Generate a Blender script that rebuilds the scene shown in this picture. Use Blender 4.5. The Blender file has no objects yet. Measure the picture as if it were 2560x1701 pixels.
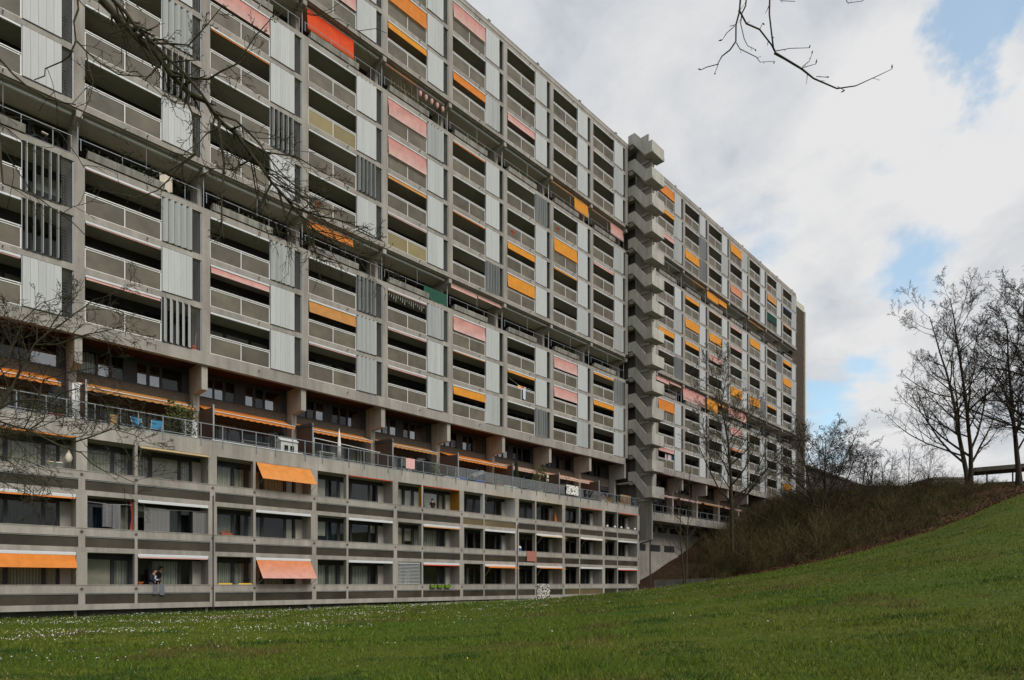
import bpy, bmesh, math, random
import numpy as np
from mathutils import Vector, Matrix

R = math.radians
rnd = random.Random(7)
nrs = np.random.RandomState(11)
sc = bpy.context.scene
COL = sc.collection

# ------------------------------------------------------------------ camera, world, sun
FPX = 1565.9                      # focal length in pixels of the 2560 px wide photograph
AZ = R(45.777)                    # angle between the view axis and the facade normal
EYE = 1.6
cam_d = bpy.data.cameras.new('camera')
cam_d.sensor_width = 36
cam_d.lens = FPX / 2560 * 36
cam_d.shift_y = (1458 - 850.5) / 2560
cam_d.clip_start = 0.1
cam_d.clip_end = 5000
cam = bpy.data.objects.new('camera', cam_d)
cam.location = (0, 0, EYE)
cam.rotation_euler = (R(90), 0, -AZ)
COL.objects.link(cam)
sc.camera = cam
VX, VY = math.sin(AZ), math.cos(AZ)          # view axis in plan
RX, RY = math.cos(AZ), -math.sin(AZ)         # right axis in plan


def vr(t, r, z=0.0):
    """a world point t metres ahead of and r metres right of the camera"""
    return Vector((VX * t + RX * r, VY * t + RY * r, z))


def at(px, py, t):
    """a world point on the sight line through photo pixel (px, py), t metres deep"""
    return vr(t, (px - 1280) / FPX * t, EYE + (1458 - py) / FPX * t)


def on_plane(px, py, D):
    """the world point seen at a photo pixel, on the plane y = D"""
    u = (px - 1280) / FPX
    t = D / (math.cos(AZ) - u * math.sin(AZ))
    return at(px, py, t)


SUN_EL, SUN_AZ = R(42), R(177)     # azimuth: clockwise from +Y
sun_d = bpy.data.lights.new('sun', 'SUN')
sun_d.energy = 1.5
sun_d.angle = R(28)
sun_d.color = (1.0, 0.955, 0.88)
sun = bpy.data.objects.new('sun', sun_d)
sdir = Vector((math.sin(SUN_AZ) * math.cos(SUN_EL), math.cos(SUN_AZ) * math.cos(SUN_EL), math.sin(SUN_EL)))
sun.rotation_euler = (-sdir).to_track_quat('-Z', 'Y').to_euler()
sun.location = (0, -30, 60)
COL.objects.link(sun)

world = bpy.data.worlds.new('World')
sc.world = world
world.use_nodes = True
wn, wl = world.node_tree.nodes, world.node_tree.links
wn.clear()


def N(nodes, typ, **kw):
    n = nodes.new(typ)
    for k, v in kw.items():
        if k.startswith('i_'):
            key = k[2:]
            n.inputs[int(key) if key.isdigit() else key.replace('_', ' ')].default_value = v
        else:
            setattr(n, k, v)
    return n


def build_world():
    out = N(wn, 'ShaderNodeOutputWorld')
    sky = N(wn, 'ShaderNodeTexSky', sky_type='NISHITA', sun_disc=False, sun_elevation=SUN_EL, sun_rotation=SUN_AZ)
    sky.air_density = 1.0
    sky.dust_density = 1.0
    sky.ozone_density = 0.4
    bsky = N(wn, 'ShaderNodeBackground')
    bsky.inputs['Strength'].default_value = 0.15
    tint = N(wn, 'ShaderNodeMix', data_type='RGBA', blend_type='MULTIPLY')
    tint.inputs['Factor'].default_value = 1.0
    tint.inputs['B'].default_value = (0.86, 1.06, 1.0, 1)
    wl.new(sky.outputs[0], tint.inputs['A'])
    wl.new(tint.outputs['Result'], bsky.inputs['Color'])
    tc = N(wn, 'ShaderNodeTexCoord')
    sep = N(wn, 'ShaderNodeSeparateXYZ')
    wl.new(tc.outputs['Generated'], sep.inputs[0])
    # a cloud deck: the direction is projected on a horizontal plane overhead
    zc = N(wn, 'ShaderNodeMath', operation='MAXIMUM', i_1=0.0)
    wl.new(sep.outputs['Z'], zc.inputs[0])
    za = N(wn, 'ShaderNodeMath', operation='ADD', i_1=0.22)
    wl.new(zc.outputs[0], za.inputs[0])
    dv = N(wn, 'ShaderNodeVectorMath', operation='DIVIDE')
    comb = N(wn, 'ShaderNodeCombineXYZ')
    for k in range(3):
        wl.new(za.outputs[0], comb.inputs[k])
    wl.new(tc.outputs['Generated'], dv.inputs[0])
    wl.new(comb.outputs[0], dv.inputs[1])
    # blue openings between the clouds, as directions
    n1 = N(wn, 'ShaderNodeTexNoise', i_Scale=2.1, i_Detail=9.0, i_Roughness=0.56, i_Distortion=0.35)
    wl.new(dv.outputs[0], n1.inputs['Vector'])
    warp = N(wn, 'ShaderNodeTexNoise', i_Scale=5.0, i_Detail=6.0, i_Roughness=0.6)
    wl.new(tc.outputs['Generated'], warp.inputs['Vector'])
    wsub = N(wn, 'ShaderNodeVectorMath', operation='SUBTRACT')
    wsub.inputs[1].default_value = (0.5, 0.5, 0.5)
    wl.new(warp.outputs['Color'], wsub.inputs[0])
    wsc = N(wn, 'ShaderNodeVectorMath', operation='SCALE')
    wsc.inputs['Scale'].default_value = 0.22
    wl.new(wsub.outputs[0], wsc.inputs[0])
    wadd = N(wn, 'ShaderNodeVectorMath', operation='ADD')
    wl.new(tc.outputs['Generated'], wadd.inputs[0])
    wl.new(wsc.outputs[0], wadd.inputs[1])
    total = None
    holes = [(2555, 40, .060, .30), (2500, 130, .040, .20), (1935, 565, .050, .17), (2330, 345, .035, .10),
             (2290, 790, .070, .23), (2390, 720, .055, .16), (2150, 880, .06, .15), (2060, 980, .05, .13)]
    for (px, py, rad, amp) in holes:
        d = (at(px, py, 1.0) - Vector((0, 0, EYE))).normalized()
        dist = N(wn, 'ShaderNodeVectorMath', operation='DISTANCE')
        dist.inputs[1].default_value = d
        wl.new(wadd.outputs[0], dist.inputs[0])
        mr = N(wn, 'ShaderNodeMapRange', interpolation_type='SMOOTHSTEP')
        mr.inputs['From Min'].default_value = rad * 1.7
        mr.inputs['From Max'].default_value = 0.0
        mr.inputs['To Min'].default_value = 0.0
        mr.inputs['To Max'].default_value = amp
        wl.new(dist.outputs['Value'], mr.inputs['Value'])
        if total is None:
            total = mr.outputs[0]
        else:
            ad = N(wn, 'ShaderNodeMath', operation='ADD')
            wl.new(total, ad.inputs[0])
            wl.new(mr.outputs[0], ad.inputs[1])
            total = ad.outputs[0]
    sb = N(wn, 'ShaderNodeMath', operation='SUBTRACT')
    wl.new(n1.outputs['Fac'], sb.inputs[0])
    wl.new(total, sb.inputs[1])
    cover = N(wn, 'ShaderNodeMapRange', interpolation_type='SMOOTHSTEP')
    cover.inputs['From Min'].default_value = 0.21
    cover.inputs['From Max'].default_value = 0.40
    cover.inputs['To Min'].default_value = 0.30
    wl.new(sb.outputs[0], cover.inputs['Value'])
    # light and grey parts of the clouds
    n2 = N(wn, 'ShaderNodeTexNoise', i_Scale=1.7, i_Detail=8.0, i_Roughness=0.52, i_Distortion=0.5)
    off = N(wn, 'ShaderNodeVectorMath', operation='ADD')
    off.inputs[1].default_value = (3.1, 1.7, 0.4)
    wl.new(dv.outputs[0], off.inputs[0])
    wl.new(off.outputs[0], n2.inputs['Vector'])
    ramp = N(wn, 'ShaderNodeValToRGB')
    e = ramp.color_ramp.elements
    e[0].position, e[0].color = 0.41, (0.53, 0.585, 0.655, 1)
    e[1].position, e[1].color = 0.605, (0.90, 0.898, 0.90, 1)
    m = ramp.color_ramp.elements.new(0.48)
    m.color = (0.71, 0.735, 0.77, 1)
    n3 = N(wn, 'ShaderNodeTexNoise', i_Scale=5.2, i_Detail=9.0, i_Roughness=0.60, i_Distortion=0.25)
    wl.new(off.outputs[0], n3.inputs['Vector'])
    mixn = N(wn, 'ShaderNodeMix', data_type='FLOAT')
    mixn.inputs['Factor'].default_value = 0.36
    wl.new(n2.outputs['Fac'], mixn.inputs['A'])
    wl.new(n3.outputs['Fac'], mixn.inputs['B'])
    wl.new(mixn.outputs['Result'], ramp.inputs[0])
    bcl = N(wn, 'ShaderNodeBackground')
    bcl.inputs['Strength'].default_value = 0.57
    wl.new(ramp.outputs[0], bcl.inputs['Color'])
    mix = N(wn, 'ShaderNodeMixShader')
    wl.new(cover.outputs[0], mix.inputs[0])
    wl.new(bsky.outputs[0], mix.inputs[1])
    wl.new(bcl.outputs[0], mix.inputs[2])
    wl.new(mix.outputs[0], out.inputs[0])


build_world()
sc.view_settings.view_transform = 'Standard'
sc.view_settings.look = 'None'
sc.view_settings.exposure = 0.64
sc.view_settings.gamma = 1.0
sc.view_settings.use_curve_mapping = False


# ------------------------------------------------------------------ helpers: meshes and objects
class MB:
    """collects boxes, quads and tubes; build() makes one mesh"""

    def __init__(self):
        self.v, self.f = [], []

    def box(self, x0, x1, y0, y1, z0, z1):
        b = len(self.v)
        self.v += [(x0, y0, z0), (x1, y0, z0), (x1, y1, z0), (x0, y1, z0), (x0, y0, z1), (x1, y0, z1), (x1, y1, z1), (x0, y1, z1)]
        self.f += [(b, b + 3, b + 2, b + 1), (b + 4, b + 5, b + 6, b + 7), (b, b + 1, b + 5, b + 4), (b + 1, b + 2, b + 6, b + 5),
                   (b + 2, b + 3, b + 7, b + 6), (b + 3, b, b + 4, b + 7)]
        return self

    def poly(self, pts):
        b = len(self.v)
        self.v += [tuple(p) for p in pts]
        self.f.append(tuple(range(b, b + len(pts))))
        return self

    def prism_x(self, yz, x0, x1):
        """a profile in the yz plane, drawn out along x"""
        b = len(self.v)
        n = len(yz)
        self.v += [(x0, y, z) for y, z in yz] + [(x1, y, z) for y, z in yz]
        self.f.append(tuple(range(b, b + n)))
        self.f.append(tuple(reversed(range(b + n, b + 2 * n))))
        for i in range(n):
            j = (i + 1) % n
            self.f.append((b + j, b + i, b + n + i, b + n + j))
        return self

    def tube(self, p0, p1, r0, r1=None, n=6):
        r1 = r0 if r1 is None else r1
        p0, p1 = Vector(p0), Vector(p1)
        d = (p1 - p0)
        if d.length < 1e-6:
            return self
        d.normalize()
        u = d.cross(Vector((0, 0, 1)) if abs(d.z) < .9 else Vector((1, 0, 0))).normalized()
        w = d.cross(u)
        b = len(self.v)
        for p, r in ((p0, r0), (p1, r1)):
            for i in range(n):
                a = 2 * math.pi * i / n
                self.v.append(tuple(p + (u * math.cos(a) + w * math.sin(a)) * r))
        for i in range(n):
            j = (i + 1) % n
            self.f.append((b + i, b + j, b + n + j, b + n + i))
        self.f.append(tuple(reversed(range(b, b + n))))
        self.f.append(tuple(range(b + n, b + 2 * n)))
        return self

    def path(self, pts, r, n=6):
        for a, c in zip(pts[:-1], pts[1:]):
            self.tube(a, c, r, r, n)
        return self

    def lathe(self, prof, n=14, c=(0, 0, 0)):
        b = len(self.v)
        for r, z in prof:
            for i in range(n):
                a = 2 * math.pi * i / n
                self.v.append((c[0] + r * math.cos(a), c[1] + r * math.sin(a), c[2] + z))
        for k in range(len(prof) - 1):
            for i in range(n):
                j = (i + 1) % n
                self.f.append((b + k * n + i, b + k * n + j, b + (k + 1) * n + j, b + (k + 1) * n + i))
        self.f.append(tuple(reversed(range(b, b + n))))
        self.f.append(tuple(range(b + (len(prof) - 1) * n, b + len(prof) * n)))
        return self

    def grid(self, fn, nu, nv):
        b = len(self.v)
        for j in range(nv + 1):
            for i in range(nu + 1):
                self.v.append(tuple(fn(i / nu, j / nv)))
        for j in range(nv):
            for i in range(nu):
                q = b + j * (nu + 1) + i
                self.f.append((q, q + 1, q + nu + 2, q + nu + 1))
        return self

    def mesh(self, name, material, smooth=False):
        me = bpy.data.meshes.new(name)
        me.from_pydata(self.v, [], self.f)
        me.materials.append(material)
        if smooth:
            me.polygons.foreach_set('use_smooth', [True] * len(me.polygons))
        me.update()
        return me


def put(name, me, parent=None, loc=(0, 0, 0), rz=0.0, label=None, kind=None):
    o = bpy.data.objects.new(name, me)
    COL.objects.link(o)
    o.location = loc
    if rz:
        o.rotation_euler = (0, 0, rz)
    if parent is not None:
        o.parent = parent
    if label:
        o['label'] = label
    if kind:
        o['kind'] = kind
    return o


def thing(name, label, cat, loc=(0, 0, 0), me=None, group=None, rz=0.0):
    o = put(name, me, None, loc, rz, label)
    o['category'] = cat
    if group:
        o['group'] = group
    return o


def structure(name, me, loc=(0, 0, 0)):
    return put(name, me, None, loc, kind='structure')


CACHE = {}


def cached(key, fn):
    if key not in CACHE:
        CACHE[key] = fn()
    return CACHE[key]


def quick_mesh(name, verts, tris, material, smooth=False, colors=None):
    """a big triangle mesh from numpy arrays"""
    me = bpy.data.meshes.new(name)
    nv, nt = len(verts), len(tris)
    me.vertices.add(nv)
    me.vertices.foreach_set('co', np.asarray(verts, np.float32).ravel())
    me.loops.add(nt * 3)
    me.loops.foreach_set('vertex_index', np.asarray(tris, np.int32).ravel())
    me.polygons.add(nt)
    me.polygons.foreach_set('loop_start', np.arange(0, nt * 3, 3, dtype=np.int32))
    me.polygons.foreach_set('loop_total', np.full(nt, 3, np.int32))
    if smooth:
        me.polygons.foreach_set('use_smooth', np.ones(nt, bool))
    me.update(calc_edges=True)
    if colors is not None:
        ca = me.color_attributes.new('tint', 'FLOAT_COLOR', 'POINT')
        c4 = np.ones((nv, 4), np.float32)
        c4[:, :3] = colors
        ca.data.foreach_set('color', c4.ravel())
    me.materials.append(material)
    return me


# ------------------------------------------------------------------ materials
M = {}


def base_mat(name):
    m = bpy.data.materials.new(name)
    m.use_nodes = True
    nt = m.node_tree
    bs = nt.nodes['Principled BSDF']
    M[name] = m
    return m, nt.nodes, nt.links, bs


def simple(name, c, rough=.7, var=.12, scale=3.0, metal=0.0, spec=.3, rand=0.0, bump=0.0, bscale=40.0, sheen=0.0, stretch=None):
    """plain colour with a mottled variation in world space and an optional change per object"""
    m, n, l, bs = base_mat(name)
    geo = N(n, 'ShaderNodeNewGeometry')
    src = geo.outputs['Position']
    if stretch:
        mp = N(n, 'ShaderNodeMapping')
        mp.inputs['Scale'].default_value = stretch
        l.new(src, mp.inputs[0])
        src = mp.outputs[0]
    no = N(n, 'ShaderNodeTexNoise', i_Scale=scale, i_Detail=5.0, i_Roughness=.6)
    l.new(src, no.inputs['Vector'])
    mr = N(n, 'ShaderNodeMapRange')
    mr.inputs['From Min'].default_value = .3
    mr.inputs['From Max'].default_value = .7
    mr.inputs['To Min'].default_value = 1 - var
    mr.inputs['To Max'].default_value = 1 + var
    l.new(no.outputs['Fac'], mr.inputs['Value'])
    fac = mr.outputs[0]
    if rand:
        oi = N(n, 'ShaderNodeObjectInfo')
        mr2 = N(n, 'ShaderNodeMapRange')
        mr2.inputs['To Min'].default_value = 1 - rand
        mr2.inputs['To Max'].default_value = 1 + rand
        l.new(oi.outputs['Random'], mr2.inputs['Value'])
        mu = N(n, 'ShaderNodeMath', operation='MULTIPLY')
        l.new(fac, mu.inputs[0])
        l.new(mr2.outputs[0], mu.inputs[1])
        fac = mu.outputs[0]
    sc_ = N(n, 'ShaderNodeVectorMath', operation='SCALE')
    sc_.inputs[0].default_value = c
    l.new(fac, sc_.inputs['Scale'])
    l.new(sc_.outputs[0], bs.inputs['Base Color'])
    bs.inputs['Roughness'].default_value = rough
    bs.inputs['Metallic'].default_value = metal
    bs.inputs['Specular IOR Level'].default_value = spec
    if bump:
        nb = N(n, 'ShaderNodeTexNoise', i_Scale=bscale, i_Detail=4.0)
        l.new(geo.outputs['Position'], nb.inputs['Vector'])
        bp = N(n, 'ShaderNodeBump', i_Strength=bump, i_Distance=.02)
        l.new(nb.outputs['Fac'], bp.inputs['Height'])
        l.new(bp.outputs[0], bs.inputs['Normal'])
    return m


def concrete(name, c, stain=.35, streak=.25):
    m, n, l, bs = base_mat(name)
    geo = N(n, 'ShaderNodeNewGeometry')
    big = N(n, 'ShaderNodeTexNoise', i_Scale=.35, i_Detail=6.0, i_Roughness=.6)
    l.new(geo.outputs['Position'], big.inputs['Vector'])
    fine = N(n, 'ShaderNodeTexNoise', i_Scale=9.0, i_Detail=6.0, i_Roughness=.65)
    l.new(geo.outputs['Position'], fine.inputs['Vector'])
    mp = N(n, 'ShaderNodeMapping')
    mp.inputs['Scale'].default_value = (2.6, 2.6, .22)
    l.new(geo.outputs['Position'], mp.inputs[0])
    st = N(n, 'ShaderNodeTexNoise', i_Scale=1.0, i_Detail=5.0, i_Roughness=.6)
    l.new(mp.outputs[0], st.inputs['Vector'])
    r1 = N(n, 'ShaderNodeMapRange')
    r1.inputs['From Min'].default_value, r1.inputs['From Max'].default_value = .3, .7
    r1.inputs['To Min'].default_value, r1.inputs['To Max'].default_value = 1 - stain * .4, 1 + stain * .3
    l.new(big.outputs['Fac'], r1.inputs['Value'])
    r2 = N(n, 'ShaderNodeMapRange')
    r2.inputs['From Min'].default_value, r2.inputs['From Max'].default_value = .35, .72
    r2.inputs['To Min'].default_value, r2.inputs['To Max'].default_value = 1.05, 1 - streak
    l.new(st.outputs['Fac'], r2.inputs['Value'])
    r3 = N(n, 'ShaderNodeMapRange')
    r3.inputs['From Min'].default_value, r3.inputs['From Max'].default_value = .3, .7
    r3.inputs['To Min'].default_value, r3.inputs['To Max'].default_value = .92, 1.07
    l.new(fine.outputs['Fac'], r3.inputs['Value'])
    m1 = N(n, 'ShaderNodeMath', operation='MULTIPLY')
    l.new(r1.outputs[0], m1.inputs[0])
    l.new(r2.outputs[0], m1.inputs[1])
    m2 = N(n, 'ShaderNodeMath', operation='MULTIPLY')
    l.new(m1.outputs[0], m2.inputs[0])
    l.new(r3.outputs[0], m2.inputs[1])
    oi = N(n, 'ShaderNodeObjectInfo')
    r4 = N(n, 'ShaderNodeMapRange')
    r4.inputs['To Min'].default_value, r4.inputs['To Max'].default_value = .94, 1.05
    l.new(oi.outputs['Random'], r4.inputs['Value'])
    m3 = N(n, 'ShaderNodeMath', operation='MULTIPLY')
    l.new(m2.outputs[0], m3.inputs[0])
    l.new(r4.outputs[0], m3.inputs[1])
    s = N(n, 'ShaderNodeVectorMath', operation='SCALE')
    s.inputs[0].default_value = c
    l.new(m3.outputs[0], s.inputs['Scale'])
    l.new(s.outputs[0], bs.inputs['Base Color'])
    bs.inputs['Roughness'].default_value = .88
    bs.inputs['Specular IOR Level'].default_value = .2
    bp = N(n, 'ShaderNodeBump', i_Strength=.25, i_Distance=.01)
    l.new(fine.outputs['Fac'], bp.inputs['Height'])
    l.new(bp.outputs[0], bs.inputs['Normal'])
    return m


concrete('concrete', (.345, .318, .283), .5, .26)
concrete('concrete_pale', (.375, .347, .308), .5, .26)
concrete('concrete_stair', (.47, .45, .40), .4, .22)
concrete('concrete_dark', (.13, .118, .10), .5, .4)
concrete('planter_concrete', (.31, .295, .26), .6, .65)
simple('ceiling_paint', (.40, .375, .31), .9, .08)
simple('core_shade', (.045, .042, .04), .95, .1)  # near black: the gloom of unlit interiors is put into the colour
simple('loggia_wall', (.38, .355, .31), .9, .06, 1.0)
simple('metal_slat', (.455, .47, .465), .5, .07, 2.0, .0, .35, rand=.07, stretch=(6, 6, .4))
simple('metal_grey', (.30, .315, .325), .45, .06, 2.0, .2, .5)
simple('rail_grey', (.20, .225, .245), .5, .08, 2.0, .1, .5)
simple('white_metal', (.74, .74, .73), .45, .05, 2.0)
simple('housing_metal', (.60, .62, .63), .4, .05, 2.0)
simple('dark_frame', (.040, .041, .046), .5, .12)
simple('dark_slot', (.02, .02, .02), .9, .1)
simple('soffit_wood', (.042, .013, .008), .65, .3, 2.0, stretch=(.5, 8, 1))
simple('board_brown', (.095, .078, .062), .85, .22, 8.0, bump=.3)
simple('screen_wood', (.115, .062, .042), .8, .3, 2.0, stretch=(9, 9, .5))
simple('wood_pale', (.42, .27, .13), .7, .2, 3.0)
simple('ribbed_brown', (.115, .090, .066), .85, .2, 3.0)
simple('cream_edge', (.50, .49, .40), .8, .1)
simple('white_board', (.72, .73, .72), .6, .04)
simple('sky_mirror_pane', (.80, .83, .85), .06, .03, 2.0, .85, .5)  # mirror finish imitating sky reflected in the terrace panes
simple('terracotta', (.30, .075, .035), .8, .15)
simple('red_plastic', (.45, .05, .03), .5, .1)
simple('white_plastic', (.76, .76, .74), .4, .05)
simple('yellow_plastic', (.75, .48, .04), .5, .08)
simple('orange_plastic', (.80, .20, .03), .5, .08)
simple('green_plastic', (.13, .22, .02), .5, .08)
simple('blue_plastic', (.04, .10, .42), .5, .08)
simple('blue_cloth', (.06, .27, .47), .8, .1)
simple('grey_cloth', (.16, .16, .165), .9, .14, 9.0)
simple('charcoal_cloth', (.035, .035, .04), .9, .2, 8.0)
simple('trouser_cloth', (.14, .15, .17), .9, .15, 12.0)
simple('red_cloth', (.48, .10, .06), .9, .2, 6.0)
simple('rose_cloth', (.36, .15, .12), .9, .15, 12.0)
simple('cream_cloth', (.62, .56, .46), .9, .1)
simple('green_cloth', (.02, .085, .055), .9, .15)
simple('navy_cloth', (.012, .016, .035), .8, .2)
simple('black_cloth', (.010, .010, .012), .85, .2)
simple('shirt_cloth', (.55, .60, .70), .8, .05)
simple('jeans_cloth', (.03, .04, .07), .9, .1)
simple('skin', (.44, .25, .17), .6, .08, 8.0)
simple('hair_dark', (.02, .015, .012), .7, .2)
simple('bark', (.045, .036, .024), .92, .4, 6.0, bump=.5, bscale=30)
simple('bark_moss', (.050, .044, .024), .92, .45, 5.0, bump=.5, bscale=30)
simple('bark_grey', (.085, .078, .062), .92, .45, 2.5, bump=.4, bscale=14)
simple('leaf_olive', (.085, .095, .022), .8, .35, 4.0)
simple('leaf_green', (.045, .085, .02), .8, .35, 4.0)
simple('roof_slate', (.20, .19, .18), .8, .15)
simple('leaf_conifer', (.035, .055, .018), .85, .3, 6.0)
simple('black_metal', (.02, .02, .022), .5, .1)
simple('pipe_dark', (.06, .06, .062), .6, .2)
simple('cat_white', (.70, .68, .64), .8, .05)


def stripes(name, c1, c2, axis='X', scale=20.0, thr=.5, rough=.85):
    """woven or printed cloth: bands of two colours along an object axis"""
    m, n, l, bs = base_mat(name)
    tc = N(n, 'ShaderNodeTexCoord')
    w = N(n, 'ShaderNodeTexWave', wave_type='BANDS', bands_direction=axis, i_Scale=scale, i_Distortion=1.5, i_Detail=2.0)
    l.new(tc.outputs['Object'], w.inputs['Vector'])
    ra = N(n, 'ShaderNodeValToRGB')
    ra.color_ramp.elements[0].position = thr - .15
    ra.color_ramp.elements[1].position = thr + .15
    ra.color_ramp.elements[0].color = (*c1, 1)
    ra.color_ramp.elements[1].color = (*c2, 1)
    l.new(w.outputs['Fac'], ra.inputs[0])
    l.new(ra.outputs[0], bs.inputs['Base Color'])
    bs.inputs['Roughness'].default_value = rough
    return m


def spots(name, c1, c2, scale, thr, rough=.9):
    m, n, l, bs = base_mat(name)
    tc = N(n, 'ShaderNodeTexCoord')
    w = N(n, 'ShaderNodeTexNoise', i_Scale=scale, i_Detail=1.0, i_Distortion=.6)
    l.new(tc.outputs['Object'], w.inputs['Vector'])
    ra = N(n, 'ShaderNodeValToRGB')
    ra.color_ramp.elements[0].position = thr - .02
    ra.color_ramp.elements[1].position = thr + .02
    ra.color_ramp.elements[0].color = (*c1, 1)
    ra.color_ramp.elements[1].color = (*c2, 1)
    l.new(w.outputs['Fac'], ra.inputs[0])
    l.new(ra.outputs[0], bs.inputs['Base Color'])
    bs.inputs['Roughness'].default_value = rough
    return m


stripes('pink_towel_cloth', (.70, .30, .30), (.78, .55, .50), 'Z', 6.0)
stripes('plaid_cloth', (.11, .11, .11), (.19, .185, .18), 'X', 5.0)
stripes('curtain_grey', (.40, .40, .36), (.72, .70, .62), 'X', 2.6, .5)
stripes('curtain_cream', (.55, .52, .41), (.78, .74, .60), 'X', 2.2, .5)
stripes('curtain_blue', (.010, .035, .06), (.02, .06, .10), 'X', 2.6, .5)
stripes('curtain_green', (.010, .025, .018), (.02, .045, .03), 'X', 2.6, .5)
stripes('parasol_cloth', (.72, .60, .58), (.78, .74, .72), 'Z', 3.0)
spots('curtain_leaf', (.42, .43, .36), (.18, .21, .15), 22.0, .52)
spots('cow_cloth', (.015, .014, .015), (.76, .74, .70), 7.0, .44)
spots('rug_cloth', (.02, .02, .02), (.58, .56, .50), 7.5, .50)
spots('foliage_print', (.06, .07, .06), (.28, .30, .27), 16.0, .55)


def fabric(name, top, bottom=None, trans=.25):
    """awning cloth: colour (faded towards its lower edge when a second one is given), lets some light through"""
    m, n, l, bs = base_mat(name)
    out = n['Material Output']
    geo = N(n, 'ShaderNodeNewGeometry')
    no = N(n, 'ShaderNodeTexNoise', i_Scale=1.3, i_Detail=4.0)
    l.new(geo.outputs['Position'], no.inputs['Vector'])
    tc = N(n, 'ShaderNodeTexCoord')
    sp = N(n, 'ShaderNodeSeparateXYZ')
    l.new(tc.outputs['Generated'], sp.inputs[0])
    ad = N(n, 'ShaderNodeMath', operation='MULTIPLY_ADD', i_1=.5, i_2=-.25)
    l.new(no.outputs['Fac'], ad.inputs[0])
    a2 = N(n, 'ShaderNodeMath', operation='ADD')
    l.new(sp.outputs['Z'], a2.inputs[0])
    l.new(ad.outputs[0], a2.inputs[1])
    mx = N(n, 'ShaderNodeMix', data_type='RGBA')
    b = bottom or tuple(x * .92 for x in top)
    mx.inputs['A'].default_value = (*b, 1)
    mx.inputs['B'].default_value = (*top, 1)
    l.new(a2.outputs[0], mx.inputs['Factor'])
    so = N(n, 'ShaderNodeSeparateXYZ')
    l.new(tc.outputs['Object'], so.inputs[0])
    md = N(n, 'ShaderNodeMath', operation='PINGPONG', i_1=.6)
    l.new(so.outputs['X'], md.inputs[0])
    lt_ = N(n, 'ShaderNodeMath', operation='LESS_THAN', i_1=.014)
    l.new(md.outputs[0], lt_.inputs[0])
    dm = N(n, 'ShaderNodeMath', operation='MULTIPLY_ADD', i_1=-.14, i_2=1.0)
    l.new(lt_.outputs[0], dm.inputs[0])
    dirt = N(n, 'ShaderNodeTexNoise', i_Scale=2.6, i_Detail=6.0, i_Roughness=.65)
    l.new(geo.outputs['Position'], dirt.inputs['Vector'])
    dr = N(n, 'ShaderNodeMapRange')
    dr.inputs['From Min'].default_value, dr.inputs['From Max'].default_value = .35, .7
    dr.inputs['To Min'].default_value, dr.inputs['To Max'].default_value = 1.04, .82
    l.new(dirt.outputs['Fac'], dr.inputs['Value'])
    dmm = N(n, 'ShaderNodeMath', operation='MULTIPLY')
    l.new(dm.outputs[0], dmm.inputs[0])
    l.new(dr.outputs[0], dmm.inputs[1])
    scv = N(n, 'ShaderNodeVectorMath', operation='SCALE')
    l.new(mx.outputs['Result'], scv.inputs[0])
    l.new(dmm.outputs[0], scv.inputs['Scale'])
    l.new(scv.outputs[0], bs.inputs['Base Color'])
    bs.inputs['Roughness'].default_value = .8
    bs.inputs['Specular IOR Level'].default_value = .15
    tr = N(n, 'ShaderNodeBsdfTranslucent')
    l.new(mx.outputs['Result'], tr.inputs['Color'])
    ms = N(n, 'ShaderNodeMixShader')
    ms.inputs[0].default_value = trans
    l.new(bs.outputs[0], ms.inputs[1])
    l.new(tr.outputs[0], ms.inputs[2])
    l.new(ms.outputs[0], out.inputs[0])
    return m


fabric('awning_o', (.86, .27, .045), (.84, .30, .07))
fabric('awning_y', (.90, .37, .045), (.86, .36, .06))
fabric('awning_p', (.76, .34, .29), (.80, .53, .48))
fabric('awning_t', (.72, .33, .09), (.66, .33, .12))
fabric('awning_r', (.90, .075, .018), (.92, .16, .06))
fabric('awning_q', (.80, .28, .13), (.78, .36, .22))
fabric('awning_m', (.84, .32, .075), (.84, .34, .10))
fabric('awning_g', (.02, .075, .055))
fabric('awning_b', (.03, .05, .20))
fabric('awning_f', (.82, .28, .11), (.78, .42, .36))
fabric('awning_c', (.62, .50, .30), (.60, .42, .22))
fabric('awning_l', (.74, .40, .26), (.78, .50, .36))
AWN_NAME = dict(o='orange', y='yellow orange', p='faded pink', t='tan orange', r='bright red', q='salmon orange', g='dark green', b='blue',
                f='orange fading to pink', c='cream', l='pale apricot', m='plain orange')


def glass(name, tint=(.8, .82, .82), gloss=.10, trans=.9, rough=.02, k=1.0):
    m, n, l, bs = base_mat(name)
    out = n['Material Output']
    n.remove(bs)
    t = N(n, 'ShaderNodeBsdfTransparent')
    t.inputs[0].default_value = (*[x * trans for x in tint], 1)
    g = N(n, 'ShaderNodeBsdfGlossy')
    g.inputs['Roughness'].default_value = rough
    fr = N(n, 'ShaderNodeFresnel', i_IOR=1.5)
    ad = N(n, 'ShaderNodeMath', operation='MULTIPLY_ADD', i_1=k, i_2=gloss, use_clamp=True)
    l.new(fr.outputs[0], ad.inputs[0])
    ms = N(n, 'ShaderNodeMixShader')
    l.new(ad.outputs[0], ms.inputs[0])
    l.new(t.outputs[0], ms.inputs[1])
    l.new(g.outputs[0], ms.inputs[2])
    l.new(ms.outputs[0], out.inputs[0])
    return m


glass('window_glass', (.90, .92, .91), -.012, .96)
glass('sky_glass', (.5, .53, .55), .26)
glass('rail_glass', (.86, .87, .86), -.01, .97, .02, .35)


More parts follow.
